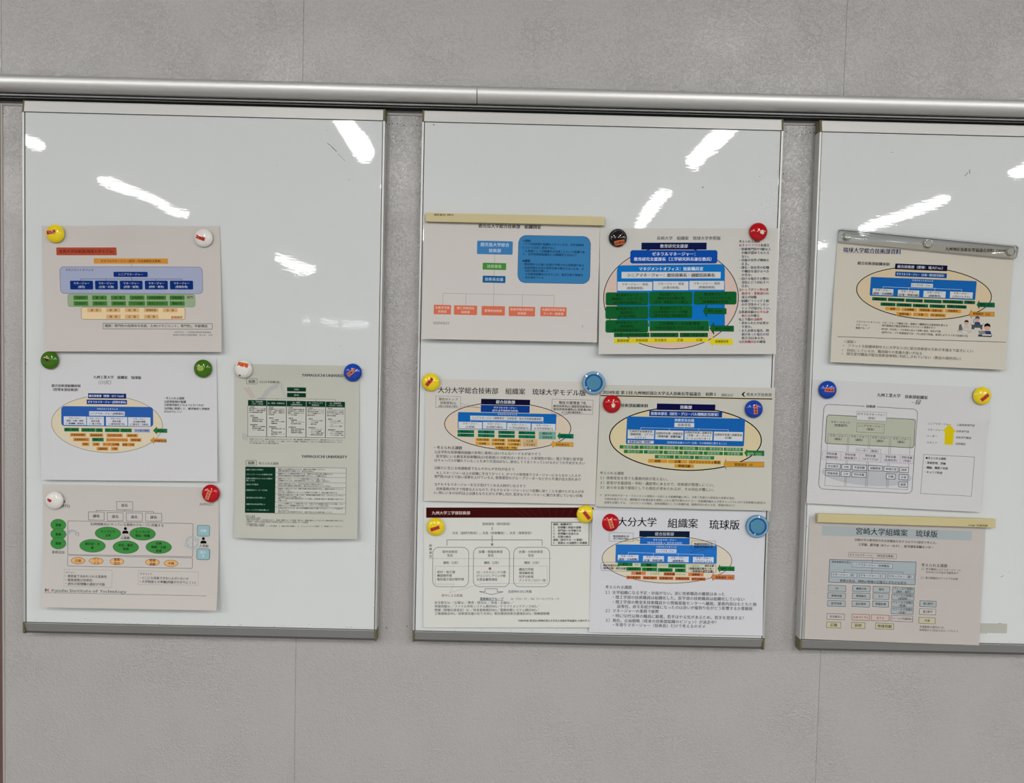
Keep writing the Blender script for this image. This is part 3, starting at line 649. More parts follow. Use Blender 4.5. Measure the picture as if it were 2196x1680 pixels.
for y, x0, x1, a, bb in ((353, 1197, 1287, '○現状', 1), (395, 1205, 1888, '・5つの技術部が組織化されているが、全学技術部', 0), (432, 1197, 1565, 'については全く進捗がない', 0), (474, 1200, 1898, '・人事課としては組織化は完成したという認識であ', 0), (510, 1197, 1805, 'り、全学技術部組織化には積極的ではない？', 0),
                         (580, 1190, 1280, '※課題', 1), (625, 1195, 1890, '・教員側からの強い反発が予想される技術部がある', 0), (665, 1195, 1890, '・技術部間の交流や意見交換の場が少ないため、方', 0), (695, 1222, 1490, '向性の集約が難しい', 0), (736, 1222, 1878, '⇒技術部組織WGを立ち上げ、意見交換や情報共', 0), (769, 1222, 1430, '有を進めている', 0)):
    p.t(x0, x1, y, a, '122840', bb)
p.t(178, 362, 1286, '2025/02/17', '55565a', h=36); p.t(1865, 1880, 1323, '2', '55565a', h=30)
p.finish()
# --- middle board, top right
p = Paper('printed_sheet', 'sheet with a pink circle full of dark green boxes, top right of the middle board', [(1287, 490), (1669.5, 490), (1664.3, 759.6), (1284, 759.8)], (1270, 470), 5.356, 'bfbdb7',
          lift=(.0014, .0014, .014, .014), base=.0010)
p.t(743, 1475, 220, '長崎大学　組織案　琉球大学参照版', K)
p.e(905, 905, 774, 588, 'c9b3a8', '1c1820', 8, 110)
p.b(567, 281-8, 1312, 350, '0f2048', '教育研究支援部', 46, 'ccd0d8', '080c20', 2)
p.r(437, 358, 1437, 511, '14489c', rad=28); p.t(685, 1185, 402, 'ゼネラルマネージャー：', 'ccd6e4', 1); p.t(478, 1370, 461, '教育研究支援部長（工学研究科長兼任教員）', 'ccd6e4', 1)
p.q([(325, 533), (1480, 519), (1510, 532), (1524, 570), (1524, 1236), (640, 1236), (650, 1170), (284, 1160), (284, 590), (295, 550)], '1a6cb4')
p.t(537, 1275, 572, 'マネジメントオフィス：技術職員室', 'd0dce8', 1)
p.b(337, 607, 1475, 682, 'c4c6c6', 'シニアマネージャー：総括技術長・副総括技術長', 46, '26282c', b=1)
p.l('50508c', 4, 485, 720, 485, 705, 1312, 692, 1312, 712); p.l('50508c', 4, 896, 684, 896, 712)
for x0, x1, y, a in ((290, 690, 772, '(装置開発班)'), (701, 1105, 766, '(計測分析班)'), (1115, 1515, 762, '(情報技術班)')):
    p.b(x0, y-51, x1, y+51, 'c6c8c8', 'マネージャー：班長\n'+a, 34, '26282c', ls=1.3)
G6 = '1c5a30'; GT = '0c2c16'
for x0, y0, x1, y1, a in ((155, 843, 645, 992, '第1技術グループ\n[機械加工・ものづくり]\n[設計製作][依頼加工]'), (655, 835, 1150, 985, '第1技術グループ\n[機器分析][依頼計測]\n[化学・物質][ガラス細工]'), (1167, 833, 1657, 982, '第1技術グループ\n[ネットプログラミング]\n[情報機器設定管理]'),
                          (152, 1002, 643, 1149, '第2技術グループ\n[電気電子]\n[IoT][半導体]'), (655, 992, 1148, 1140, '第2技術グループ\n[土木建築][ドローン空撮]\n[測定装置][交通画像処理]'), (152, 1160, 643, 1305, '第3技術グループ\n[数値解析]\n[海洋実験機器等操作]')):
    p.b(x0, y0, x1, y1, G6, a, 34, GT, rad=24, ls=1.27)
p.b(660, 1168, 1340, 1286, G6, '工学/情報データ/水産/環境\n学部共同研究プロジェクト支援', 40, GT, '3c8458', 7, ls=1.28)
for x0, x1, a in ((250, 657, '学部・大学院運営支援'), (667, 990, '研究室運営支援'), (1006, 1328, '講義・実習支援')): p.b(x0, 1307, x1, 1357, G6, a, 35, GT)
p.arrow(1275, 1540, 1056, 72, 32, 40, G6, GT, 3); p.t(1325, 1490, 1060, '専門（Gr別）', GT); p.arrow(1348, 1625, 1256, 72, 32, 50, G6, GT, 3); p.t(1412, 1585, 1260, '専門（共通）', GT)
p.q([(250, 1373), (1333, 1365), (1333, 1412), (250, 1428)], 'd0c228')
for x0, x1, y, a in ((285, 425, 1397, '業務依頼'), (500, 640, 1394, '技術相談'), (717, 857, 1392, '安全衛生'), (973, 1043, 1390, '企画'), (1195, 1265, 1389, '広報')): p.t(x0, x1, y, a, '30300c')
p.t(448, 475, 1392, '・', '30300c')
p.arrow(1345, 1614, 1408, 64, 34, 40, 'd0c228'); p.t(1412, 1565, 1408, '管理運営等', '30300c', 1)
y = 258
BLK_, BL_, RD_ = '26262a', '2c3c5c', '8c2c30'
for y, segs in ((258, ((1685, 1925, '考えられる課題', BLK_),)), (300, ((1684, 1713, '1)', BLK_), (1722, 1930, 'キャリアパス', RD_), (1930, 2035, '未成立', BLK_))), (345, ((1690, 2052, '・技術専門員や4級以上', BL_),)), (387, ((1716, 2034, 'の級が認めてもらえ', BLK_),)), (430, ((1716, 1800, 'ない。', BLK_),)),
                (472, ((1690, 1890, '・昇級の条件', BL_), (1895, 2030, 'が曖昧な', BLK_))), (515, ((1716, 1800, 'まま。', BLK_),)), (557, ((1690, 2032, '・課長・係長等の役職', BL_),)), (600, ((1716, 2028, 'や職位を設けるべき', BLK_),)), (642, ((1716, 1835, 'か否か。', BLK_),)), (685, ((1690, 2028, '・設ける場合その際の', BLK_),)),
                (727, ((1716, 2028, '混乱にどう対応すべ', BL_),)), (770, ((1716, 1800, 'きか。', BLK_),)), (812, ((1684, 1713, '2)', BLK_), (1722, 2026, 'トップダウン型の業', RD_))), (855, ((1716, 1996, '務命令・業務遂行', RD_), (1998, 2028, 'の', BLK_))), (897, ((1716, 1888, '成立が困難', BLK_),)),
                (940, ((1690, 2028, '・組織ピラミッド上層', BL_),)), (982, ((1716, 2028, 'の手当等のインセン', BLK_),)), (1025, ((1716, 2046, 'ティブが設けにくい。', BLK_),)), (1068, ((1680, 1890, '3)業務実績の', BLK_), (1892, 2028, '公平な評', RD_))), (1110, ((1716, 1815, '価方法', RD_), (1818, 1922, 'の確立', BLK_))),
                (1153, ((1680, 1852, '4)上下間の', BLK_), (1856, 1956, '流動性', RD_))), (1195, ((1690, 2028, '・求められたが必要か', BLK_),)), (1238, ((1716, 1836, '不要か。', BL_),)), (1282, ((1690, 2028, '・また必要な場合、問', BLK_),)), (1325, ((1716, 2028, '題があった場合の対', BL_),)), (1367, ((1716, 1980, '処方法はあるか。', BLK_),)), (1410, ((1684, 1713, '5)', BLK_), (1716, 1886, '技術職員室', RD_), (1888, 1992, 'の確保', BLK_)))):
    for x0, x1, a, c in segs: p.t(x0, x1, y, a, c, 1)
p.finish()
# --- middle board, second row left
p = Paper('printed_sheet', 'sheet with an oval chart above long black text, centre left of the middle board', [(912.5, 812.5), (1286.5, 820.3), (1276.5, 1082.5), (909.2, 1074.7)], (895, 790), 5.422, 'c1beb7',
          lift=(.001, .001, .006, .006))
p.t(240, 1960, 270, '大分大学総合技術部　組織案　琉球大学モデル版', '1e1e22')
p.r(213, 327, 502, 460, None, '55565a', 3); p.t(250, 470, 362, '現在のトップ', K); p.t(265, 450, 404, '技術部長(1)', K); p.t(245, 470, 443, '※理工学部長が兼任', K)
p.e(1051, 675, 734, 275, 'c9bba8', '1c1c20', 8, 110, tilt=1.2)
p.l('55565a', 3, 502, 412, 735, 462, 502, 444)
p.b(742, 362, 1310, 426, '0a1030', '総合技術部', 45, 'c6ccd4', b=1)
p.r(738, 432, 1306, 515, '163c84', rad=8); p.t(887, 1160, 460, 'ゼネラルマネージャー', 'c2ccdc', 1); p.t(870, 1172, 494, '(研究.産学連携担当理事)', 'c2ccdc')
p.r(472, 522, 1614, 718, '1c60a8', rad=12); p.t(932, 1160, 537, 'マネジメントオフィス', 'c6d2de', 1)
p.b(615, 560, 1466, 608, 'c2c6c8', 'シニアマネージャー(戦略策定・全体監理・他大学技術組織連携)', 31, '22242a')
p.l('9cb4cc', 4, 618, 632, 618, 606, 1466, 628, 1466, 650)
for x in (898, 1180): p.l('9cb4cc', 4, x, 614, x, 640)
for x0, x1, y, a in ((479, 753, 665, '(A.総務)'), (762, 1036, 668, '(B.技術力強化)'), (1044, 1318, 678, '(C.学内技術協力)'), (1329, 1605, 686, '(D.学外技術協力)')):
    p.b(x0, y-40, x1, y+38, 'c4c8ca', 'マネージャー\n'+a, 30, '22242a', ls=1.22)
GR7 = '1a6c50'
for x0, x1, y, a in ((468, 660, 737, '機械設計'), (705, 897, 741, '建築'), (942, 1133, 747, '電気電子'), (1177, 1370, 752, '情報システム'), (468, 660, 779, '機械加工'), (705, 897, 784, '化学'), (942, 1133, 791, 'ロボット'), (1177, 1370, 797, 'AI')):
    p.b(x0, y-18, x1, y+18, GR7, a, 29, '0c3022')
for y, a in ((760, '機器分析'), (805, '実物管理')): p.b(1414, y-20, 1608, y+20, '6aa294', a, 29, '123c34', '285048', 2, dash=14/5.4/1290)
for x0, x1, y, a in ((678, 845, 832, 'B.研究推進'), (862, 1026, 838, 'D.科学実験'), (1044, 1208, 843, 'D.地域貢献'), (678, 845, 877, 'B.研修'), (862, 1026, 881, 'C.業務依頼'), (1044, 1208, 886, 'C.DX推進'), (902, 1166, 926, 'A.総務(人事・予算)')):
    p.b(x0, y-19, x1, y+18, 'c8963c', a, 28, '3a280c', b=1)
for y, a in ((847, 'D.広報'), (890, 'C.安全衛生')): p.b(1226, y-20, 1392, y+20, 'c8a878', a, 28, '3a280c', '3a280c', 2, dash=14/5.4/1290)
p.r(1564, 366, 2042, 532, None, '55565a', 3)
for x0, x1, y, a in ((1645, 1960, 404, '現在の管理者 7名'), (1582, 2022, 444, '総括技術長(1) 副総括技術長(1)'), (1582, 2022, 480, '総括技術長補佐(2) 技術長(4※)'), (1680, 1920, 514, '※うち現在兼技術長１')): p.t(x0, x1, y, a, K)
p.l('55565a', 3, 1640, 530, 1618, 560, 1760, 532)
p.arrow(1628, 1814, 788, 42, 25, 28, GR7, '0c3022'); p.t(1665, 1785, 795, '専門(10)', '0c3022', 1)
p.arrow(1553, 1812, 884, 42, 25, 28, 'c8963c', '5a4018'); p.t(1610, 1765, 890, '管理運営(9)', '2c200c')
for x0, x1, y, a in ((198, 520, 925, '・考えられる課題'), (200, 1432, 987, '1)全学的な技術職員組織の実現と運用にはいろんなハードルがありそう'), (222, 1926, 1042, '医学部にいる教室系技術職員(10名程度)との統合はいまのところ実現性が低い, 理工学部と医学部'), (200, 1946, 1088, 'はキャンパスが離れていることもあり交流ほぼなし, 統合してうまくやっていけるかどうか不安が大きい'),
                      (197, 1125, 1168, '2)新たに生じる待遇格差でなんやかんや文句が出そう'), (222, 1910, 1234, 'もしマネージャー以上の役職に手当てがつくと, かつての管理者でマネージャーにならなかった人や,'), (197, 1898, 1277, '専門性のほうで高い成果を上げている人, 管理運営のグループリーダーなどから不満が出る恐れあり'),
                      (197, 1256, 1360, '3)そもそもマネージャーを引き受けてくれる人材がいなさそう'), (220, 1940, 1420, '技術業務が好きで得意な人らなので, そもそもマネージャーという役職に就くことを避けたがる人が多'), (195, 1922, 1466, 'い, 特にいまの50代以上は誰もなりたがらず押し付け, 若手もマネージャーに魅力を感じていない印象')):
    p.t(x0, x1, y, a, '24242a', 0)
p.finish()
# --- middle board, second row right
p = Paper('printed_sheet', 'sheet with a thick black line under its heading, centre right of the middle board', [(1289, 825.5), (1662.7, 832.3), (1652.3, 1095.8), (1276.7, 1086.8)], (1265, 810), 5.356, 'b9b8ae',
          lift=(.001, .001, .0075, .0065), base=.0012, wave=((1.0, .9, .12, .15, .002),))
p.t(147, 1277, 180, '2024年度 第２回 九州地区国立大学法人技術長等協議会', '1e1e22', 1); p.t(1328, 1450, 192, '宿題１', '1e1e22', 1); p.t(1508, 1645, 202, '2025.2.17', '1e1e22', 1, h=38)
p.q([(1742, 194), (1770, 166), (1784, 166), (1764, 194), (1782, 220), (1768, 220)], '18181c'); p.t(1800, 2088, 197, '熊本大学技術部', '303034')
p.l('c8b488', 10, 130, 220, 2090, 258); p.l('121216', 11, 128, 208, 2092, 247)
p.t(355, 665, 322, '技術部組織体制', '1e1e22', 1); p.t(145, 165, 318, ':', '1e1e22', 1, h=44)
p.e(1098, 703, 872, 362, 'c8bc98', '101014', 12, 120, tilt=.6)
p.b(769, 305, 1440, 378, '0c1640', '技術部', 46, 'c8ccd8', b=1); p.b(682, 388, 1519, 452, '1a3a80', '技術本部長（研究・グローバル戦略担当理事）', 40, 'c0ccdc', b=1)
p.r(420, 460, 1776, 778, '1f5ca4', rad=18); p.l('a8bcd0', 3, 1085, 452, 1085, 465)
p.t(972, 1197, 491, '技術室長会議', 'c0d0e0', 1); p.b(970, 521, 1198, 571, 'c6c8c8', '技術部長', 38, '2a2c30')
p.l('a0b8d0', 5, 585, 602, 585, 575, 1589, 600, 1589, 622); p.l('a0b8d0', 5, 1084, 571, 1084, 590)
for x in (912, 1249): p.l('a0b8d0', 5, x, 585, x, 612)
for x0, x1, y, a in ((434, 738, 653, '生命科学系技術室長\n（勤務時間・コアファ\nシリティ）'), (751, 1074, 660, '自然科学系第一技術室長\n（地域貢献・組織再編）'), (1087, 1408, 668, '自然科学系第二技術室長\n（予算・オープンイノ\nベーションセンター）'), (1423, 1756, 676, '自然科学系第三技術室長\n（広報）')):
    p.b(x0, y-52, x1, y+52, 'c6c8c8', a, 30, '26282c', b=1, ls=1.15)
p.b(434, 722, 733, 757, 'b8c0cc', '技術専門員（研修）', 30, '26282c', b=1); p.t(885, 1568, 752, '（技術室長会議メンバー全員：その他運営に関すること）', 'b4c8e0')
for y, row in ((799, ((341, 560, '基礎医学', 0), (569, 788, '生命資源', 4), (798, 1018, '装置開発', 8), (1026, 1248, '材料評価', 14), (1255, 1527, '実習・教育支援', 21), (1537, 1758, '理学系教育', 27))), (851, ((390, 611, '発生医学', 0), (620, 839, '薬学応用', 5), (848, 1068, '環境構造', 11), (1077, 1298, '化学分析', 15), (1306, 1528, '基盤管理', 20), (1537, 1758, '安全管理', 25))), (911, ((745, 964, '機械加工', 0), (974, 1195, '電気応用', 5), (1205, 1428, '先端情報', 10)))):
    for x0, x1, a, dy in row: p.b(x0, y+dy-20, x1, y+dy+20, '2c703c', a, 36, '96b89a', 'c0c0a8', 2)
for x0, x1, y, a in ((670, 890, 960, '研修'), (898, 1120, 966, '広報'), (1130, 1505, 973, 'コアファシリティ推進'), (972, 1194, 1017, '地域貢献')): p.b(x0, y-21, x1, y+20, 'c08c34', a, 36, '2c200c', b=1)
p.arrow(1775, 2000, 867, 45, 28, 30, '2c703c', '1c3c24', 3); p.t(1805, 1970, 881, '専門（15）', '9cbca0'); p.arrow(1538, 1998, 996, 56, 30, 24, 'c08c34', '3a2c10', 3); p.t(1660, 1870, 1002, '管理運営（4）', '241a08')
for x0, x1, y, a in ((115, 390, 1099, '考えられる課題'), (118, 893, 1160, '１）技術室名を見ても業務内容が見えない。'), (118, 1425, 1222, '２）居室が支援部局・学科・講座等にあるので、技術部が管理しにくい。'), (116, 1425, 1276, '３）あらゆる面で部局としての責任が求められるが、その対応が難しい。')): p.t(x0, x1, y, a, '36363a')
for x0, x1, y, a in ((110, 135, 1348, '→'), (165, 1668, 1370, '全学の研究サポート・マネジメント体制の一元化による組織再編に伴い、令和７年度から部局名の変更が決定。'), (165, 2020, 1417, '令和8年度までには、課題解決や処遇改善を視野に入れた専門分野のカテゴリー別組織再編および各キャンパスにおける技術拠点(居室)の'), (165, 1665, 1453, '設置を目標とする。（ガバナンスの強化、技術部職員としての意識形成、勤務状況の見える化、情報共有など）')): p.t(x0, x1, y, a, '3c3c40')
p.finish()
# --- middle board, bottom left
p = Paper('printed_sheet', 'sheet with a dark red banner across its top, bottom left of the middle board', [(909, 1083), (1281, 1083), (1279, 1346.5), (907.7, 1346.3)], (895, 1075), 5.559, 'cbccc6',
          lift=(.001, .001, .005, .003))
p.r(106, 78, 2100, 199, '3c0412')
for (x0, y0, x1, y1) in ((1120, 85, 1290, 190), (1220, 82, 1350, 185), (1330, 82, 1430, 188), (1440, 82, 1500, 188), (1560, 82, 1590, 190), (1665, 85, 1650, 190), (1760, 85, 1720, 190), (1850, 85, 1790, 190), (1930, 95, 1870, 185)): p.l('5c2430', 5, x0, y0, x1, y1)
p.t(172, 630, 142, '九州大学工学部技術部', 'c8b8b8', 1)
p.t(775, 1108, 273, '技術部長（研究院長）', '3c3c40'); p.l('2c2c30', 6, 892, 310, 892, 347); p.t(416, 1362, 381, '次長（副研究院長）、次長（技術職員）、次長（事務部長）', '3c3c40')
p.l('2c2c30', 6, 892, 412, 892, 490); p.l('2c2c30', 5, 352, 532, 352, 463, 1488, 463, 1488, 530); p.tb(891, 519, 34, '室', '2c2c30', 1)
for i, a in enumerate('組織運営'): p.tb(157, 530+i*43.5, 36, a, '3c3c40')
for x0, x1, a in ((183, 611, '製作技術室\n室長'), (668, 1097, '設備・情報技術室\n室長'), (1148, 1577, '計測・分析技術室\n室長')):
    p.r(x0, 552, x1, 1023, None, '3a3a3e', 5, 72); p.tb((x0+x1)/2-8, 627, 36, a, '3c3c40', ls=1.22); p.t((x0+x1)/2-88, (x0+x1)/2+90, 735, '補佐（2名）', '3c3c40')
p.l('4a4a4e', 3, 135, 686, 1603, 684, dash=.004); p.l('4a4a4e', 3, 213, 778, 1550, 776, 1548, 982, 770, 986, 388, 1092, 434, 990, 213, 990, 213, 778, dash=.0022)
p.tb(866, 806, 34, '班', '7c2028', 1)
for x0, x1, y, a in ((236, 450, 846, '設計・加工班'), (236, 412, 889, '機器製作班'), (236, 556, 933, '電気電子設計製作班'), (706, 1055, 849, 'AI・メカトロニクス班'), (706, 1052, 892, 'ITエンジニアリング班'), (706, 954, 936, '大型設備管理班'), (1212, 1386, 815, '構造力学班'), (1212, 1386, 858, '環境解析班'), (1212, 1386, 902, '化学分析班'), (1212, 1530, 946, 'ナノテクノロジー班')): p.t(x0, x1, y, a, '3c3c40')
p.q([(808, 1046), (952, 1046), (952, 1082), (1022, 1082), (884, 1116), (740, 1080), (808, 1082)], None, '3a3a5a', 5)
p.t(1080, 1362, 1079, '全員何れかに所属', '3c5270'); p.t(290, 537, 1126, '辞令による配属', '704850'); p.t(745, 1026, 1167, '業務検討グループ', '1c3660', 1); p.l('1c3660', 4, 745, 1186, 1026, 1186)
p.t(1115, 1690, 1167, 'Gr.（グループ）、WG（ワーキンググループ）', '4a4a4e')
for x1, y, a in ((1150, 1212, '安全衛生Gr.／広報Gr.／教育・研究Gr.／育成・企画Gr.／'), (1455, 1256, '地域貢献Gr.／ファイル共有システム検討WG／ドラフトメンテナンスWG／'), (1455, 1300, '情報（情報伝達員会）Gr.／将来業務検討WG／業務依頼システム検討WG／'), (1576, 1342, '工場連絡会WG／技術部会議の在り方WG／新任教員技術支援強化WG／技術部庶務')): p.t(205, x1, y, a, '3c3c40')
p.l('3c3c40', 4, 1402, 1340, 1576, 1340)
p.r(1597, 252, 2046, 528, None, '2c2c30', 6)
for x0, x1, y, a in ((1617, 1845, 277, '課題（組織運営）'), (1617, 1952, 315, '１．管理職と俸給の連動'), (1617, 1952, 352, '２．専門違いの評価手法'), (1617, 1922, 389, '３．管理職の育成方法'), (1617, 1830, 426, '４．任期の検討'), (1617, 1968, 463, '課題（運営サポート業務）'), (1617, 2026, 500, '５．業務Gr.の流動性と再構築')): p.t(x0, x1, y, a, '1e1e22', 1)
p.t(1198, 2098, 1427, '令和6年度 第2回九州地区国立大学法人技術長等協議会 九州大学 2025', '3c3c40', 1)
p.finish()
# --- middle board, bottom right
p = Paper('printed_sheet', 'bluish white sheet with the largest black title, bottom right of the middle board', [(1270.5, 1094.2), (1641.3, 1098), (1635.3, 1364), (1263.3, 1356.5)], (1250, 1080), 5.356, 'c6c7cb',
          lift=(.003, .001, .004, .004), base=.0016, wave=((.0, .06, .065, .14, .0065),))
p.t(400, 845, 214, '大分大学', '1c1c20'); p.t(975, 1322, 230, '組織案', '1c1c20'); p.t(1450, 1800, 246, '琉球版', '1c1c20')
p.e(966, 645, 745, 272, 'cbc4b2', '2c2c30', 6, 110, tilt=.6)
p.r(302, 340, 576, 436, None, '3c3c40', 3); p.t(345, 530, 378, '現)技術部長1名', '3c3c40', 1); p.t(350, 525, 407, '理工学部長が兼任', '3c3c40', 1); p.l('3c3c40', 3, 576, 396, 645, 425, 576, 424)
p.b(649, 318, 1226, 386, '122436', '総合技術部', 44, 'b8c0c8'); p.r(655, 395, 1226, 470, '2460ac', rad=6); p.t(806, 1075, 420, 'ゼネラルマネージャー', 'b4c8e0', 1); p.t(738, 1142, 455, '（教育担当理事 or 研究担当理事）', 'a8c0dc')
p.r(376, 478, 1538, 686, '2a6cb8', rad=10); p.l('1a4a8c', 5, 940, 470, 940, 480); p.t(843, 1075, 500, 'マネジメントオフィス', 'c4d4e8', 1)
p.b(837, 524, 1075, 568, 'c4ccdc', 'シニアマネージャー', 27, '22262e', b=1)
p.l('a8c0e0', 4, 522, 592, 522, 563, 1384, 590, 1384, 620)
for x in (811, 1095): p.l('a8c0e0', 4, x, 572, x, 604)
for x0, x1, y, a in ((401, 638, 622, '(総務・企画戦略)'), (690, 930, 634, '(広報・地域貢献)'), (974, 1215, 641, '(研修教育)'), (1263, 1502, 646, '(プロジェクト)')): p.b(x0, y-30, x1, y+34, 'c4ccdc', 'マネージャー\n'+a, 29, '1e222a', b=1, ls=1.28)
p.r(1247, 432, 1524, 525, None, '30343c', 3); p.t(1275, 1490, 468, '現)総括技術長1名', '22262e', 1); p.t(1275, 1490, 500, '現)教員評価者1名', '22262e', 1); p.l('30343c', 3, 1300, 525, 1238, 570, 1400, 528)
p.q([(218, 675), (1520, 703), (1530, 715), (1526, 788), (1510, 796), (220, 774), (208, 760), (208, 688)], None, '44484c', 3)
p.t(232, 420, 713, '研究室運営支援', '1e1e22', 1); p.t(232, 500, 746, '（教育支援・研究支援）', '1e1e22', 1)
G10 = '24703c'
for x0, x1, y, a in ((401, 570, 700, '化学'), (664, 850, 708, '機械'), (981, 1176, 718, 'メカトロ'), (500, 668, 753, '電気電子'), (680, 848, 757, '建築'), (862, 1030, 764, '設計加工'), (1058, 1176, 768, '情報')): p.b(x0, y-20, x1, y+20, G10, a, 30, '102c18', b=1)
for x0, x1, y, a in ((576, 660, 703, '環境'), (862, 974, 712, '共同利用'), (1200, 1380, 722, '（理学系）')): p.r(x0, y-17, x1, y+17, 'bcc4a8'); p.tb((x0+x1)/2, y, 26, a, '8a927c')
p.t(1398, 1506, 718, '運営支援', '1e1e22', 1); p.t(1215, 1506, 750, '（基盤技術支援センター', '1e1e22', 1); p.t(1240, 1500, 780, '・技術部の運営支援）', '1e1e22', 1); p.l('3c8454', 4, 853, 690, 850, 790); p.l('3c8454', 4, 1182, 700, 1180, 795)
O10 = 'c8784a'
for x0, x1, y, a in ((556, 722, 803, '総務'), (928, 1060, 812, '業務依頼'), (1210, 1385, 818, '研修科'), (500, 667, 852, '研究推進科'), (687, 855, 856, '地域貢献科'), (872, 1040, 860, '技術報告科'), (1058, 1228, 864, '設備運用科'), (1245, 1410, 870, '科学実験科')): p.b(x0, y-19, x1, y+19, O10, a, 30, '2c1a10', b=1)
for x0, x1, y, a in ((735, 918, 808, '企画戦略'), (1064, 1190, 816, '技術分析')): p.r(x0, y-17, x1, y+17, 'cdc4a4'); p.tb((x0+x1)/2, y, 28, a, '9a9078')
p.arrow(1548, 1740, 748, 44, 24, 24, G10, '163c24', 3); p.t(1580, 1725, 754, '専門（９）', '102c18', 1); p.arrow(1475, 1738, 846, 44, 26, 22, O10, '5a3018', 3); p.t(1522, 1720, 852, '管理運営（８）', '2c1a10', 1)
for x0, x1, y, a in ((257, 562, 963, '考えられる課題'), (258, 1630, 1033, '１）全学組織になる予定・計画がない。逆に技術職員の離脱はあった'), (345, 1855, 1090, '・理工学部の技術職員は組織化した。医学部の技術職員は組織化していない'), (345, 1995, 1147, '・理工学部の教室系技術職員から情報基盤センターへ離脱。業務内容はもともと施'), (393, 1950, 1198, '設専任。命令系統が明確になったのは良いが縦割り化がどう影響するか要観察'), (258, 872, 1238, '２）マネージャーの業務で疲弊'),
                      (345, 1850, 1305, '・特に50代以降の職員に顕著。若手はやる気があるため。若手を登用する？'), (258, 1535, 1356, '３）現在。企画戦略（将来の技術部組織のビジョン）が迷走中？'), (345, 1405, 1405, '・年寄りマネージャー（技術長）だけで考えるのダメ')): p.t(x0, x1, y, a, '2e2e32')
p.finish()
# --- right board, top
p = Paper('printed_sheet', 'cream sheet with three tiny drawn figures, held by the clear clip bar', [(1796, 516.5), (2177, 531.5), (2155.8, 793.5), (1780.8, 776.8)], (1770, 480), 5.155, 'bdb8ab',
          lift=(.001, .001, .011, .010), wave=((.5, .8, .3, .2, -.002),))
p.t(195, 838, 299, '琉球大学総合技術部資料', '26305c', 1); p.l('26305c', 3, 195, 320, 838, 334)
p.t(1325, 2100, 294, '九州地区技術長等協議会資料（2025.2.17）', '1e1e22', 1, h=44)
p.t(355, 708, 442, '総合技術部組織体制', K, 1)
p.e(1090, 768, 748, 285, 'c6b596', '1c1a18', 9, 110, tilt=1.8)
p.b(770, 452, 1348, 514, '0a1030', '総合技術部（愛称：琉大iTec）', 38, 'b8c0cc', b=1); p.b(772, 540, 1342, 592, '1a4480', 'ゼネラルマネージャー（企画・研究担当理事）', 31, 'b4c4d4', b=1)
p.r(495, 612, 1665, 820, '1f5ca0', rad=12); p.t(957, 1190, 630, 'マネジメントオフィス', 'c0ccd4', 1)
p.b(947, 661, 1189, 704, 'c0c2c0', 'シニアマネージャー', 27, '1e222a', b=1)
p.l('a0b4c8', 5, 637, 722, 637, 698, 1507, 728, 1507, 760)
for x in (920, 1208): p.l('a0b4c8', 5, x, 708, x, 745)
for x0, x1, y, a in ((520, 750, 756, '(総務・企画戦略)'), (800, 1035, 771, '(広報・地域貢献)'), (1083, 1328, 782, '(研修教育)'), (1376, 1627, 791, '(プロジェクト)')): p.b(x0, y-36, x1, y+34, 'c2c4c2', 'マネージャー\n'+a, 29, '1e222a', b=1, ls=1.28)
G11 = '1c5c40'
for x0, x1, y, a in ((517, 679, 833, '機器分析'), (690, 875, 841, '環境安全管理'), (886, 1076, 851, 'フィールド技術'), (1088, 1284, 859, 'ライフシステム'), (1294, 1523, 865, '研究室運営支援'), (1533, 1654, 870, '情報'), (610, 774, 892, '電気電子'), (785, 953, 899, '海洋基礎'), (966, 1135, 907, '機械製作'), (1152, 1325, 913, '大気技術'), (1341, 1561, 918, '生物・生体情報')): p.b(x0, y-18, x1, y+18, G11, a, 27, '0c2418', b=1)
for x0, x1, y, a in ((662, 827, 942, '総務'), (842, 1009, 951, '企画戦略'), (1028, 1305, 959, '業務依頼・技術分析'), (1322, 1499, 967, '研修教育'), (786, 951, 999, '地域貢献'), (969, 1139, 1006, '広報'), (1157, 1330, 1013, 'RX (研究DX)')): p.b(x0, y-19, x1, y+18, 'c48c3c', a, 27, '3a240c', b=1)
p.arrow(1673, 1870, 896, 46, 24, 26, G11, '10281c', 3); p.t(1702, 1838, 898, '専門（11）', '0c2418', 1); p.arrow(1590, 1866, 998, 46, 24, 24, 'c48c3c', '5a4018', 3); p.t(1630, 1820, 999, '管理運営（11）', '2c1c08', 1)
for x0, x1, y, a in ((340, 1352, 1104, 'マネジメントオフィス：マネージャーで構成され、柔軟かつ機動的な支援体制を整える'), (337, 488, 1120, 'マネージャー'), (600, 1216, 1138, '：専門業務及び勤怠管理等のマネジメント業務を行う'), (333, 488, 1155, '業務グループ'), (598, 1276, 1178, '：研究的・社会的ニーズの変化に応じて柔軟に新設、改変が可能'), (616, 1572, 1222, '(専門グループ＋管理運営グループに必須で所属。希望により３つまで追加も可)')): p.t(x0, x1, y, a, '3a3838', 1)
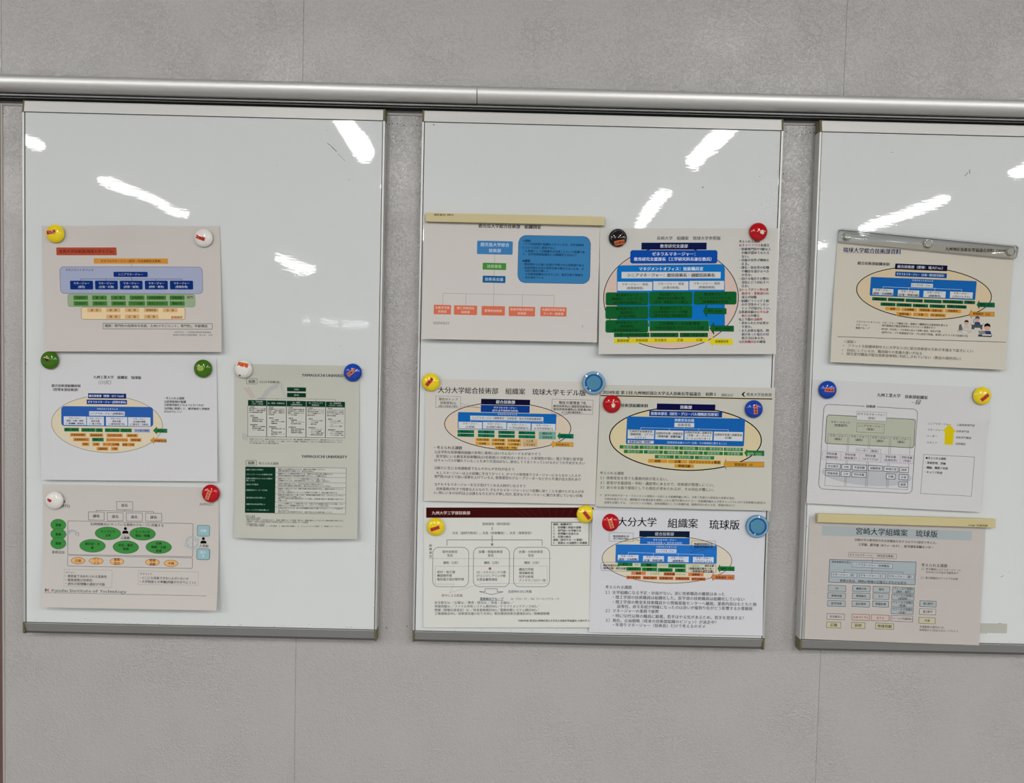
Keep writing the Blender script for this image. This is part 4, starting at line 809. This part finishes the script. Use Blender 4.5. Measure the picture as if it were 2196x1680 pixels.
# small figures at desks
def fig(cx, cy, s, hair, cap, body):
    p.q([(cx-34*s, cy+62*s), (cx-24*s, cy+24*s), (cx+22*s, cy+24*s), (cx+36*s, cy+62*s)], body); p.e(cx, cy, 21*s, 22*s, 'c49884')
    p.q([(cx-23*s, cy-4*s), (cx-20*s, cy-24*s), (cx, cy-34*s), (cx+19*s, cy-25*s), (cx+24*s, cy-2*s), (cx+12*s, cy-10*s), (cx-6*s, cy-12*s)], cap or hair)
fig(1560, 1098, 1.0, '2c2020', None, 'b4b2ac'); p.q([(1478, 1120), (1500, 1108), (1520, 1170), (1472, 1188)], '5c5c60'); p.q([(1462, 1180), (1610, 1182), (1612, 1202), (1458, 1198)], 'b8b6b0', '6a6a6a', 2); p.q([(1500, 1184), (1560, 1186), (1585, 1214), (1516, 1212)], 'c4c4c0', '6a6a6a', 2)
fig(1680, 1060, 1.1, '2c2020', '34446c', '34446c'); p.q([(1618, 1118), (1738, 1118), (1732, 1172), (1614, 1166)], '4a4c4c'); p.l('3a3c3c', 4, 1604, 1106, 1622, 1130); p.l('3a3c3c', 4, 1748, 1106, 1730, 1130); p.q([(1646, 1150), (1712, 1152), (1718, 1174), (1650, 1172)], 'bcbcb8'); p.q([(1636, 1052), (1650, 1056), (1646, 1100), (1630, 1098)], '9a9894')
fig(1790, 1150, 1.5, '1c1414', None, '303c64'); p.q([(1690, 1184), (1756, 1184), (1778, 1224), (1702, 1226)], '7c7e80'); p.q([(1688, 1226), (1836, 1230), (1836, 1254), (1690, 1248)], '3c3e44'); p.q([(1736, 1222), (1832, 1224), (1834, 1240), (1734, 1238)], 'c4c2bc')
p.l('4a4c50', 6, 135, 1249, 1994, 1311)
for x0, x1, y, a in ((203, 342, 1306, '＜課題＞'), (190, 1630, 1378, '•　フラットな組織体制ゆえに大学ならびに総合技術部の方針が末端まで届きにくい'), (186, 1068, 1415, '•　自由にしている分、職員個々の意識の違いが出る'), (180, 1495, 1466, '•　研究室付職員が総合技術部体制に対応しきれていない（教員の顔色伺い）')): p.t(x0, x1, y, a, '3c3a38')
p.finish()
# --- right board, middle
p = Paper('printed_sheet', 'white sheet with a grey-green box chart and yellow arrow, middle of the right board', [(1742.4, 814.5), (2125.6, 832), (2102.4, 1099), (1729.3, 1079.7)], (1725, 800), 5.167, 'c0c0c1',
          lift=(.001, .001, .007, .006), wave=((1.0, .28, .10, .08, .003), (.0, .6, .3, .3, .002)))
p.t(805, 1065, 250, '九州工業大学', '303034', 1); p.t(1113, 1368, 269, '技術部組織案', '303034', 1); p.l('55565a', 4, 1190, 327, 1220, 328); p.t(1230, 1292, 325, '録', '55565a', slant=.2)
G12 = '4a4a50'
p.e(690, 1130, 500, 120, 'aeb0b4', tilt=2)
p.l(G12, 5, 665, 370, 290, 350, 250, 352, 225, 372, 215, 400, 158, 1225, 165, 1265, 200, 1288, 1130, 1336, 1170, 1330, 1192, 1300, 1254, 450, 1245, 420, 1215, 402, 803, 377); p.t(684, 786, 372, '技術部', '303034', 1)
p.q([(270, 466), (1215, 515), (1228, 530), (1215, 805), (1200, 828), (1185, 830), (245, 783), (230, 765), (248, 485)], 'a9ac9c', '4a5040', 6)
p.b(578, 434, 908, 530, 'c2c2c2', 'ゼネラルマネージャー\n（部長）', 31, '34343a', '6a6a70', 3, ls=1.35); p.tb(402, 566, 32, 'マネージメント\n（管理部門）', '34343a', ls=1.1)
p.r(580, 563, 884, 662, None, '5a5c54', 3); p.tb(732, 608, 31, 'シニアマネージャー\n（部長）', '34343a', ls=1.15)
for x0, x1, y in ((262, 480, 674), (496, 712, 684), (730, 944, 696), (962, 1177, 707)):
    p.tb((x0+x1)/2, y+42, 31, 'マネージャー\n（課長）', '34343a', ls=1.15)
    dx = -38; p.l('6a6a70', 3, x0, y, x1, y+10, x1+dx, y+588, x0+dx, y+576, x0, y)
p.b(573, 840, 845, 890, 'c0bec0', 'リーダー（係長）', 32, '34343a', '8a8a90', 3)
for x0, x1, y, a in ((196, 406, 916, '機械知能'), (403, 611, 926, '電気電子'), (609, 847, 938, 'マテリアル'), (845, 1060, 949, '応用化学'), (1058, 1207, 957, '宇宙')): p.b(x0, y-46, x1, y+46, 'bfbcc0', '学科支援\n（'+a+'）', 30, '34343a', '9a9aa0', 3, ls=1.25)
for x0, x1, y, a in ((239, 396, 1035, '安全衛生'), (412, 514, 1043, '分析'), (530, 687, 1050, '共通実験'), (706, 862, 1058, '試験関連'), (879, 1037, 1067, '地域交流'), (1054, 1152, 1076, '研修'), (234, 389, 1114, '情報基盤'), (407, 505, 1120, '工作'), (525, 683, 1128, '学科実験'), (907, 1005, 1149, '中継'), (1048, 1147, 1156, '広報'), (1044, 1142, 1238, '総務')): p.b(x0, y-28, x1, y+28, 'c0c2c6', a, 30, '303036', '38383e', 5)
for x0, x1, y, a in ((1368, 1625, 567, 'シニアマネージャー'), (1365, 1535, 634, 'マネージャー'), (1358, 1472, 702, 'リーダー'), (1354, 1467, 773, 'スタッフ'), (1687, 1888, 580, '上級技術専門員'), (1683, 1826, 650, '技術専門員'), (1678, 1850, 719, '技術専門職員'), (1675, 1787, 788, '技術職員')): p.t(x0, x1, y, a, '34343a')
p.q([(1606, 568), (1680, 655), (1657, 655), (1645, 798), (1553, 794), (1556, 650), (1533, 640)], 'c8b41c')
p.q([(1321, 905), (1886, 933), (1850, 1367), (1288, 1338)], None, '5a5a60', 4)
for x0, x1, y, a in ((1343, 1570, 948, '●考えられる課題'), (1338, 1566, 1001, '・業務管理、評価'), (1336, 1590, 1054, '・職級、職務と待遇'), (1333, 1528, 1104, '・キャリア形成'), (1328, 1345, 1148, '・'), (1324, 1341, 1200, '・')): p.t(x0, x1, y, a, '303036', 1)
p.finish()
# --- right board, bottom
p = Paper('printed_sheet', 'warm sheet with a pale blue title band, bottom of the right board', [(1736.4, 1107), (2114.5, 1122.5), (2099.7, 1384.8), (1725.3, 1371.2)], (1710, 1090), 5.107, 'b3ada8',
          lift=(.001, .001, .006, .006), wave=((.75, .35, .3, .12, .0015),), power=1.5)
p.q([(272, 190), (1912, 252), (1908, 357), (268, 299)], '9ea6a8')
p.t(642, 1208, 263, '宮崎大学組織案', '2c3036'); p.t(1295, 1535, 283, '琉球版', '2c3036')
p.t(628, 1525, 365, '宮崎大学の教育研究系技術職員を有する以下の3部局で考える。', '3c3836'); p.t(665, 1492, 416, '工学部、農学部（4フィールド）、医学部系実験センター', '2c2826', 1)
BX = '3c3e44'
p.b(558, 496, 1086, 545, 'b8b0ac', 'ゼネラルマネージャー（研究担当理事）', 30, '34343a', BX, 3)
p.q([(355, 563), (1300, 592), (1287, 840), (342, 812)], '9ba5aa', '384048', 5); p.l(BX, 3, 822, 548, 815, 716); p.t(374, 586, 592, '技術業務受付窓口', '2c343c')
p.b(596, 604, 1040, 654, 'acb2b6', 'シニアマネージャー（技術職員）', 31, '2c343c', BX, 3)
p.l(BX, 3, 512, 704, 512, 678, 1158, 702, 1156, 722)
for x0, x1, y, a in ((374, 651, 732, '医'), (681, 962, 742, '工'), (992, 1275, 750, '農')): p.b(x0, y-25, x1, y+25, 'acb2b6', 'マネージャー（'+a+'）', 31, '2c343c', BX, 3)
p.t(465, 1190, 808, '総務は各自、研修or地域or広報のいずれかも担当', '2c343c')
for x0, x1, y, a, c in ((337, 530, 880, 'RI', 0), (605, 798, 884, '機器分析', 0), (828, 1012, 892, '電気', 0), (1042, 1282, 901, 'フィールド技術1\n（畑作・稲作）', 0), (334, 527, 961, '動物実験', 0), (602, 796, 965, '環境衛生', 0), (826, 1003, 968, 'IoT', 0), (1034, 1277, 976, 'フィールド技術2\n（演習林）', 0),
                        (331, 524, 1046, '医学技術', 0), (599, 791, 1051, '設計製作', 0), (823, 999, 1052, '情報処理', 0), (1032, 1271, 1053, 'フィールド技術3\n（牧場）', 0), (1027, 1268, 1129, 'フィールド技術4\n（水産）', 0), (322, 515, 1190, '安全衛生G', 1), (598, 788, 1197, 'ものづくりG', 2), (808, 1004, 1204, 'ICT G', 2), (1023, 1264, 1212, 'フィールド共通技術G', 1)):
    p.b(x0, y-32, x1, y+32, ('9ea6a8', 'b6b0ac', 'bfaaa2')[c], a, 29, '303238', BX, 4, ls=1.1)
for x0, x1, y, a, c, s in ((1340, 1520, 1050, '第1専門', '9ea6a8', 30), (1336, 1516, 1137, '第2専門', 'b8b2ac', 30), (1330, 1510, 1233, '共通', 'b8b294', 30), (320, 475, 1281, '広報', 'b8b294', 40), (592, 739, 1287, '研修', 'b8b294', 40), (855, 1054, 1295, '地域貢献', 'b8b294', 40)): p.b(x0, y-32, x1, y+32, c, a, s, '303030', BX, 4)
for x0, x1, y, a in ((1357, 1643, 629, '考えられる課題'), (1357, 1792, 675, '１）年令構成によりマネージャーに'), (1408, 1762, 708, 'なれない人が出る可能性あり'), (1352, 1758, 771, '２）異分野融合のアイデアが必要'), (1338, 1610, 1305, '共通業務の運営Gには、'), (1334, 1758, 1342, '各部局から1名以上は入ってもらう')): p.t(x0, x1, y, a, '34322e')
p.finish()

# ================================================================== magnets
MH0, MHD = .0022, .0068
def dome_h(r, R): x = r/R; return .0034+.0036*(1-x*x)+.0036*max(0.0, 1-x**5)**.5
def dome_print(parent, name, V, T, R, col, lift, dz=0):
    V = np.asarray(V, float); h = np.array([dome_h(min(math.hypot(*p), R*.999), R) for p in V])+lift+dz
    me = tri_mesh(name, np.stack([V[:, 0], -h, V[:, 1]], -1), T); me.materials.append(mat('badge_print_'+col, col, .6, spec=0.0, coat=1.0, coat_rough=.012)); put(name, me, parent, (0, 0, 0)); return me
def grid_rect(cx, cy, w, h, rot, n=8, m=5):
    a = math.radians(-rot); V = []; T = []
    for j in range(m+1):
        for i in range(n+1):
            x, y = (i/n-.5)*w, (j/m-.5)*h; V.append((cx+x*math.cos(a)-y*math.sin(a), cy+x*math.sin(a)+y*math.cos(a)))
    for j in range(m):
        for i in range(n):
            k = j*(n+1)+i; T += [(k, k+1, k+n+2), (k, k+n+2, k+n+1)]
    return V, T
def fan(pts):
    pts = np.asarray(pts, float); c = pts.mean(0); V = [c]; T = []; n = len(pts)
    for f in (.5, 1): V += [c+(p-c)*f for p in pts]
    for i in range(n):
        j = (i+1) % n; T += [(0, 1+i, 1+j), (1+i, 1+n+i, 1+n+j), (1+i, 1+n+j, 1+j)]
    return V, T
def oval(cx, cy, rx, ry, rot=0, n=20):
    a = math.radians(-rot); return [(cx+rx*math.cos(t)*math.cos(a)-ry*math.sin(t)*math.sin(a), cy+rx*math.cos(t)*math.sin(a)+ry*math.sin(t)*math.cos(a)) for t in np.arange(n)*2*math.pi/n]
MM = .001
def badge(px, py, col, label, design='sticker', ox=0, oy=0, rot=0, sw=16.2, sh=6.6, bg='cf4e36', tc='40100a', base=.0014, group=None, R=.0152, rough=.28):
    p = at(px, py, -(base+.006)); t = empty('badge_magnet', (p[0], -base, p[2])); tag(t, label, 'magnet', group or 'round badge magnets')
    k = 1/1290.0
    bm = bmesh.new(); rs = list(np.linspace(0, 1, 25)); rs = [math.sin(x*math.pi/2)**.8 for x in rs]
    lathe(bm, [(R*r, dome_h(R*r, R)) for r in rs]+[(R*.985, .0030)], 64)
    bm_obj('dome', bm, mat('badge_'+col, col, .6, spec=0.0, coat=1.0, coat_rough=.012), t, True, (0, 0, 0))
    bm = bmesh.new(); lathe(bm, [(0, .0036), (R*.80, .0036), (R*.80, 0.0), (0, 0.0)], 48)
    bm_obj('magnet_disc', bm, mat('magnet_back', (.06, .06, .06), .5), t, False, (0, 0, 0))
    cx, cy = ox*k, -oy*k
    if 'sticker' in design:
        V, T = grid_rect(cx, cy, sw*MM, sh*MM, rot); dome_print(t, 'sticker', V, T, R, bg, .00012)
        V, T, wd = text_geo('技術部', 1); s = sw*.90*MM/wd; a = math.radians(-rot); dz = V[:, 2]; V = (V[:, :2]-[wd/2, ASC])*s
        V = np.stack([cx+V[:, 0]*math.cos(a)-V[:, 1]*math.sin(a), cy+V[:, 0]*math.sin(a)+V[:, 1]*math.cos(a)], -1); dome_print(t, 'sticker_lettering', V, T, R, tc, .0002, dz)
    if 'berry' in design:
        V, T = fan([(cx+1.6*x*MM, cy+1.6*y*MM) for x, y in ((-1.9, 1.2), (-.6, 1.7), (.9, 1.4), (2.2, .6), (2.6, -.5), (2.0, -1.4), (.7, -1.9), (-.7, -1.5), (-1.7, -.3))]); dome_print(t, 'strawberry', V, T, R, 'b01822', .00012)
        V, T = fan([(cx+1.6*x*MM, cy+1.6*y*MM) for x, y in ((-1.2, 1.9), (-2.2, 2.4), (-2.1, 1.4), (-3.1, .9), (-2.1, .5), (-2.4, -.6), (-1.3, .3), (-.8, 1.2))]); dome_print(t, 'strawberry_leaf', V, T, R, '3a4a30', .00018)
    if 'cone' in design:
        a = math.radians(-rot)
        def tr(P): return [(cx+(x*math.cos(a)-y*math.sin(a))*MM*1.35, cy+(x*math.sin(a)+y*math.cos(a))*MM*1.35) for x, y in P]
        V, T = fan(tr([(0, 7.0), (-1.6, .4), (1.6, .4)])); dome_print(t, 'ice_cream_cone', V, T, R, 'dc8c50', .00012)
        V, T = fan(tr([(-2.3, .8), (-1.0, 1.2), (0, .8), (1.0, 1.2), (2.3, .8), (2.6, -.6), (2.0, -1.4), (2.3, -2.4), (1.2, -3.1), (.2, -4.2), (-1.0, -3.3), (-2.1, -2.6), (-1.8, -1.5), (-2.5, -.7)])); dome_print(t, 'ice_cream_scoop', V, T, R, 'c8c4b8', .00018)
    if 'potato' in design:
        V, T = fan([(cx+1.4*x*MM, cy+1.4*y*MM) for x, y in ((-3, 1.5), (-1, 1.4), (1, .9), (3, -.3), (1.6, -1.0), (0, -2.3), (-1.6, -1.2), (-2.4, .2))]); dome_print(t, 'vegetable_shape', V, T, R, '1c1206', .00012)
        V, T = fan([(cx+1.4*x*MM, cy+1.4*y*MM) for x, y in ((-3, 2.2), (-1.5, 2.7), (.6, 2.0), (2.4, .6), (3.6, -.5), (1.4, .3), (-.8, .9))]); dome_print(t, 'vegetable_skin', V, T, R, 'c89a80', .00018)
    if 'blob' in design:
        V, T = fan(oval(cx, cy, 5.4*MM, 3.9*MM)); dome_print(t, 'pale_green_shape', V, T, R, 'a0ac50', .00012)
        for dx in (-3.6, 3.2):
            V, T = fan(oval(cx+dx*MM, cy+4.0*MM, 1.2*MM, 1.5*MM)); dome_print(t, 'pale_green_shape', V, T, R, 'a0ac50', .00012)
        for dx, dy in ((-2.2, .5), (1.5, 1.1), (.4, -1.5)):
            V, T = fan(oval(cx+dx*MM, cy+dy*MM, 1.3*MM, .5*MM, 20)); dome_print(t, 'spot', V, T, R, '5c6a28', .0002)
    if 'heart' in design:
        V, T = fan([(-.0047+1.6*x*MM, -.0106+1.6*y*MM) for x, y in ((0, -1.3), (1.2, 0), (.9, .8), (.3, .8), (0, .4), (-.3, .8), (-.9, .8), (-1.2, 0))]); dome_print(t, 'heart', V, T, R, '7a2230', .00012)
    if 'dots' in design:
        c2 = 'c8c8c8' if 'pale' in design else '4a4a50'
        for kk in range(26):
            a = math.radians(200-kk*9.2 if 'pale' in design else 150+kk*9); V, T = fan(oval(.0118*math.cos(a), .0118*math.sin(a), .0004, .00028)); dome_print(t, 'ring_print', V, T, R, c2, .00012)
        if 'pale' in design:
            for x, y in ((-5.2, 10.2), (-6, -1), (6, 5.6)):
                V, T = fan(oval(x*MM, y*MM, 1.2*MM, 1.1*MM)); dome_print(t, 'blossom', V, T, R, '9c4a48', .00016)
    return t
YEL, WHT, GRN, RED, BLU, BLK = 'e8c61a', 'd6d4cf', '386608', 'a80812', '0c3c9c', '101014'
badge(117, 501, YEL, 'yellow badge magnet on the sheet with the brick red title box', ox=-5, oy=-2, rot=172, base=.0012)
badge(435.5, 510, WHT, 'plain white badge magnet with a tilted red sticker at upper right of the left board', ox=-4, oy=1, rot=20, base=.0012, rough=.3)
badge(105, 773, GRN, 'green badge magnet with a small brown vegetable picture', 'potato', -1, -2)
badge(434, 791, GRN, 'green badge magnet with a pale yellow-green shape on it', 'blob', -2, 0)
badge(115, 1074, WHT, 'white badge magnet with a strawberry picture', 'berry', -6, -1)
badge(451, 1059.5, RED, 'red badge magnet with a nearly upright orange sticker on the left board', ox=-2.6, oy=2, rot=-68, bg='d89068', tc='9a1c1c')
badge(521, 792, WHT, 'white badge magnet with an orange sticker along its top and a tiny heart', 'sticker heart dots', 1, -9.5, 10, 18.2, 7.4, 'd07448', 'b02418')
badge(756, 799.5, BLU, 'blue badge magnet at the upper right corner of the tall portrait sheet', ox=-1.6, oy=-.5, rot=-40, bg='d07a5a')
badge(1325.5, 510, BLK, 'black badge magnet, the only black one, on the middle board', 'sticker dots pale', 3, 11, 168, 17.0, 7.4, 'd8703c', '3a140c')
badge(1627, 497, RED, 'red badge magnet with an ice cream picture at the top right of the middle board', 'cone', 4.5, 1, -52)
badge(923.5, 820, YEL, 'yellow badge magnet holding the second-row left sheet of the middle board', ox=-2.2, oy=-.4, rot=-50)
badge(1312.5, 867, RED, 'red badge magnet with an upside-down ice cream picture, under the clear blue magnet', 'cone', 2, 1, 0)
badge(1617.5, 878, BLU, 'blue badge magnet with an upright sticker on the middle board', ox=1.3, oy=0, rot=84, bg='d8705a')
badge(934, 1131, YEL, 'yellow badge magnet just below the dark red banner at its left end', ox=-.5, oy=2, rot=160)
badge(1256, 1104, YEL, 'yellow badge magnet on the dark red banner, partly covered by a sheet', ox=2, oy=1, rot=50)
badge(1309, 1122, RED, 'red badge magnet at the start of the largest printed title', ox=.7, oy=.6, rot=72, bg='d89068', tc='9a1c1c', base=.0016)
badge(1776, 836.5, BLU, 'blue badge magnet with a level sticker on the right board', ox=1, oy=0, rot=3, bg='d8705a')
badge(2108, 849.5, YEL, 'yellow badge magnet on the right board', ox=1.5, oy=3, rot=-42)
def clear_blue(px, py, label, base=.0014):
    p = at(px, py, -(base+.004)); t = empty('clear_magnet', (p[0], -base, p[2])); tag(t, label, 'magnet', 'clear blue round magnets')
    R = .0192
    def glassy(name, col, tr):
        m = mat(name, col, .06, coat=1.0, coat_rough=.02); b = m.node_tree.nodes['Principled BSDF']; b.inputs['Transmission Weight'].default_value = tr; b.inputs['IOR'].default_value = 1.3; return m
    bm = bmesh.new(); lathe(bm, [(R*.97, 0), (R, .0010), (R, .0055), (R*.985, .0066), (R*.95, .0074), (R*.80, .0080), (R*.78, .0078)], 72); bm_obj('rim', bm, glassy('blue_plastic', '7fb2cf', .25), t, True, (0, 0, 0))
    bm = bmesh.new(); lathe(bm, [(R*1.0, .0040), (R*1.018, .0052), (R*.998, .0064)], 72); bm_obj('rim_edge', bm, glassy('blue_edge', '1c4468', .0), t, True, (0, 0, 0))
    bm = bmesh.new(); lathe(bm, [(R*.80, .0079), (R*.77, .0066), (R*.65, .0060), (R*.63, .0064)], 72); bm_obj('ring', bm, glassy('deep_blue_ring', '16508a', .0), t, True, (0, 0, 0))
    bm = bmesh.new(); lathe(bm, [(R*.64, .0060), (R*.63, .0072), (R*.60, .0076), (R*.3, .0073), (0, .0071)], 72); bm_obj('core', bm, glassy('blue_core', '467f9e', .0), t, True, (0, 0, 0))
    return t
clear_blue(1273, 821.5, 'clear blue round magnet bridging two sheets in the centre of the middle board')
clear_blue(1623.5, 1129, 'clear blue round magnet on the bottom right sheet of the middle board')
# ================================================================== bars and clip
def place_bar(name, label, cat, pl, pr, thick, y=-.0014):
    a, b_ = at(*pl, y-thick), at(*pr, y-thick); t = empty(name, tuple((a+b_)/2)); t.location.y = y
    t.rotation_euler = (0, -math.atan2(b_[2]-a[2], b_[0]-a[0]), 0); tag(t, label, cat); return t, float(np.linalg.norm(b_-a))
def local(o, t): o.parent = t; o.matrix_parent_inverse = Matrix.Identity(4); o.location = (0, 0, 0); return o
def magnet_bar(label, pl, pr, flip):
    t, L = place_bar('magnet_bar', label, 'magnet', pl, pr, .0085); h = .0145
    t['group'] = 'cream magnetic bars'
    bm = bmesh.new(); box(bm, -L/2, L/2, -.0085, -.0012, -h/2, h/2, .0007, 2); local(bm_obj('bar', bm, mat('cream_plastic', 'bcb084', .45)), t)
    bm = bmesh.new(); box(bm, -L/2+.0008, L/2-.0008, -.0012, 0, -h/2+.0006, h/2-.0006); local(bm_obj('magnet_strip', bm, mat('magnet_back', (.06, .06, .06), .5)), t)
    V, T, wd = text_geo('crown  CR-MG300R', 1); s = .033/wd; dz = V[:, 2]; V = (V[:, :2]-[wd/2, ASC])*s; V[:, 1] *= 1.15
    cx, cz = L/2-.030, -.0040
    if flip: V = -V; cx, cz = -cx, -cz
    me = tri_mesh('bar_lettering', np.stack([V[:, 0]+cx, -.00856-dz, V[:, 1]+cz], -1), T); me.materials.append(ink('3a3428')); o = bpy.data.objects.new('bar_lettering', me); C.objects.link(o); local(o, t)
magnet_bar('cream magnetic bar with upside-down lettering, top of the middle board', (913, 465.5), (1296.5, 474.3), True)
magnet_bar('cream magnetic bar across the bottom sheet of the right board', (1753.5, 1111.5), (2135.5, 1123.5), False)
t, L = place_bar('clip_bar', 'clear acrylic magnetic clip bar tilted across the top sheet of the right board', 'clip', (1799.5, 504), (2184, 541), .007)
m, nt, b = bsdf('clear_acrylic'); nt.nodes.remove(b); ou = nt.nodes['Material Output']
tr = N(nt, 'ShaderNodeBsdfTransparent'); gl = N(nt, 'ShaderNodeBsdfGlossy', Roughness=.04); lw = N(nt, 'ShaderNodeLayerWeight', Blend=.42)
cr = nt.nodes.new('ShaderNodeValToRGB'); cr.color_ramp.elements[0].position = .35; cr.color_ramp.elements[0].color = (.985, .99, .99, 1); cr.color_ramp.elements[1].position = .9; cr.color_ramp.elements[1].color = (.35, .36, .38, 1)
nt.links.new(lw.outputs['Facing'], cr.inputs[0]); nt.links.new(cr.outputs[0], tr.inputs[0])
fr = N(nt, 'ShaderNodeFresnel', IOR=1.5); mx = nt.nodes.new('ShaderNodeMixShader'); nt.links.new(fr.outputs[0], mx.inputs[0]); nt.links.new(tr.outputs[0], mx.inputs[1]); nt.links.new(gl.outputs[0], mx.inputs[2]); nt.links.new(mx.outputs[0], ou.inputs[0])
tx = N(nt, 'ShaderNodeTexCoord'); nz = N(nt, 'ShaderNodeTexNoise', Scale=55.0, Detail=1.0); mpn = N(nt, 'ShaderNodeMapping'); mpn.inputs['Scale'].default_value = (.35, 1, 1.4)
nt.links.new(tx.outputs['Object'], mpn.inputs['Vector']); nt.links.new(mpn.outputs[0], nz.inputs['Vector']); bp = N(nt, 'ShaderNodeBump', Strength=.5, Distance=.0015); nt.links.new(nz.outputs['Fac'], bp.inputs['Height']); nt.links.new(bp.outputs[0], gl.inputs['Normal'])
h = .0225
def bar_ring(bm, inset, y):
    rad = max(.0055-inset, .001); w_, hh = L/2-inset, h/2-inset; o = []
    for sx, sz, a0 in ((1, 1, 0), (-1, 1, 90), (-1, -1, 180), (1, -1, 270)):
        for k in range(6):
            a = math.radians(a0+18*k); o.append(bm.verts.new((sx*(w_-rad)+rad*math.cos(a), y, sz*(hh-rad)+rad*math.sin(a))))
    return o
bm = bmesh.new(); R_ = [bar_ring(bm, 0, -.0004), bar_ring(bm, 0, -.0060), bar_ring(bm, .0005, -.0068), bar_ring(bm, .0016, -.0071), bar_ring(bm, .0026, -.0064), bar_ring(bm, .0032, -.0060)]
for a, b2 in zip(R_, R_[1:]):
    for k in range(len(a)): bm.faces.new((a[k], a[(k+1) % len(a)], b2[(k+1) % len(a)], b2[k]))
bm.faces.new(R_[-1]); local(bm_obj('acrylic_body', bm, m, None, True), t)
for x in (-L/2+.0150, .0002, L/2-.0120):
    bm = bmesh.new(); lathe(bm, [(0, .0056), (.0050, .0056), (.0056, .0050), (.0056, .0004), (0, .0004)], 36); o = bm_obj('magnet_disc', bm, mat('white_magnet', 'c3c1b4', .5), None, True); local(o, t); o.location = (x, 0, 0)
    bm = bmesh.new(); lathe(bm, [(.0058, .0058), (.0064, .0064), (.0072, .0064), (.0076, .0058)], 36); o = bm_obj('magnet_socket', bm, m, None, True); local(o, t); o.location = (x, 0, 0)
bpy.data.objects.remove(_to)
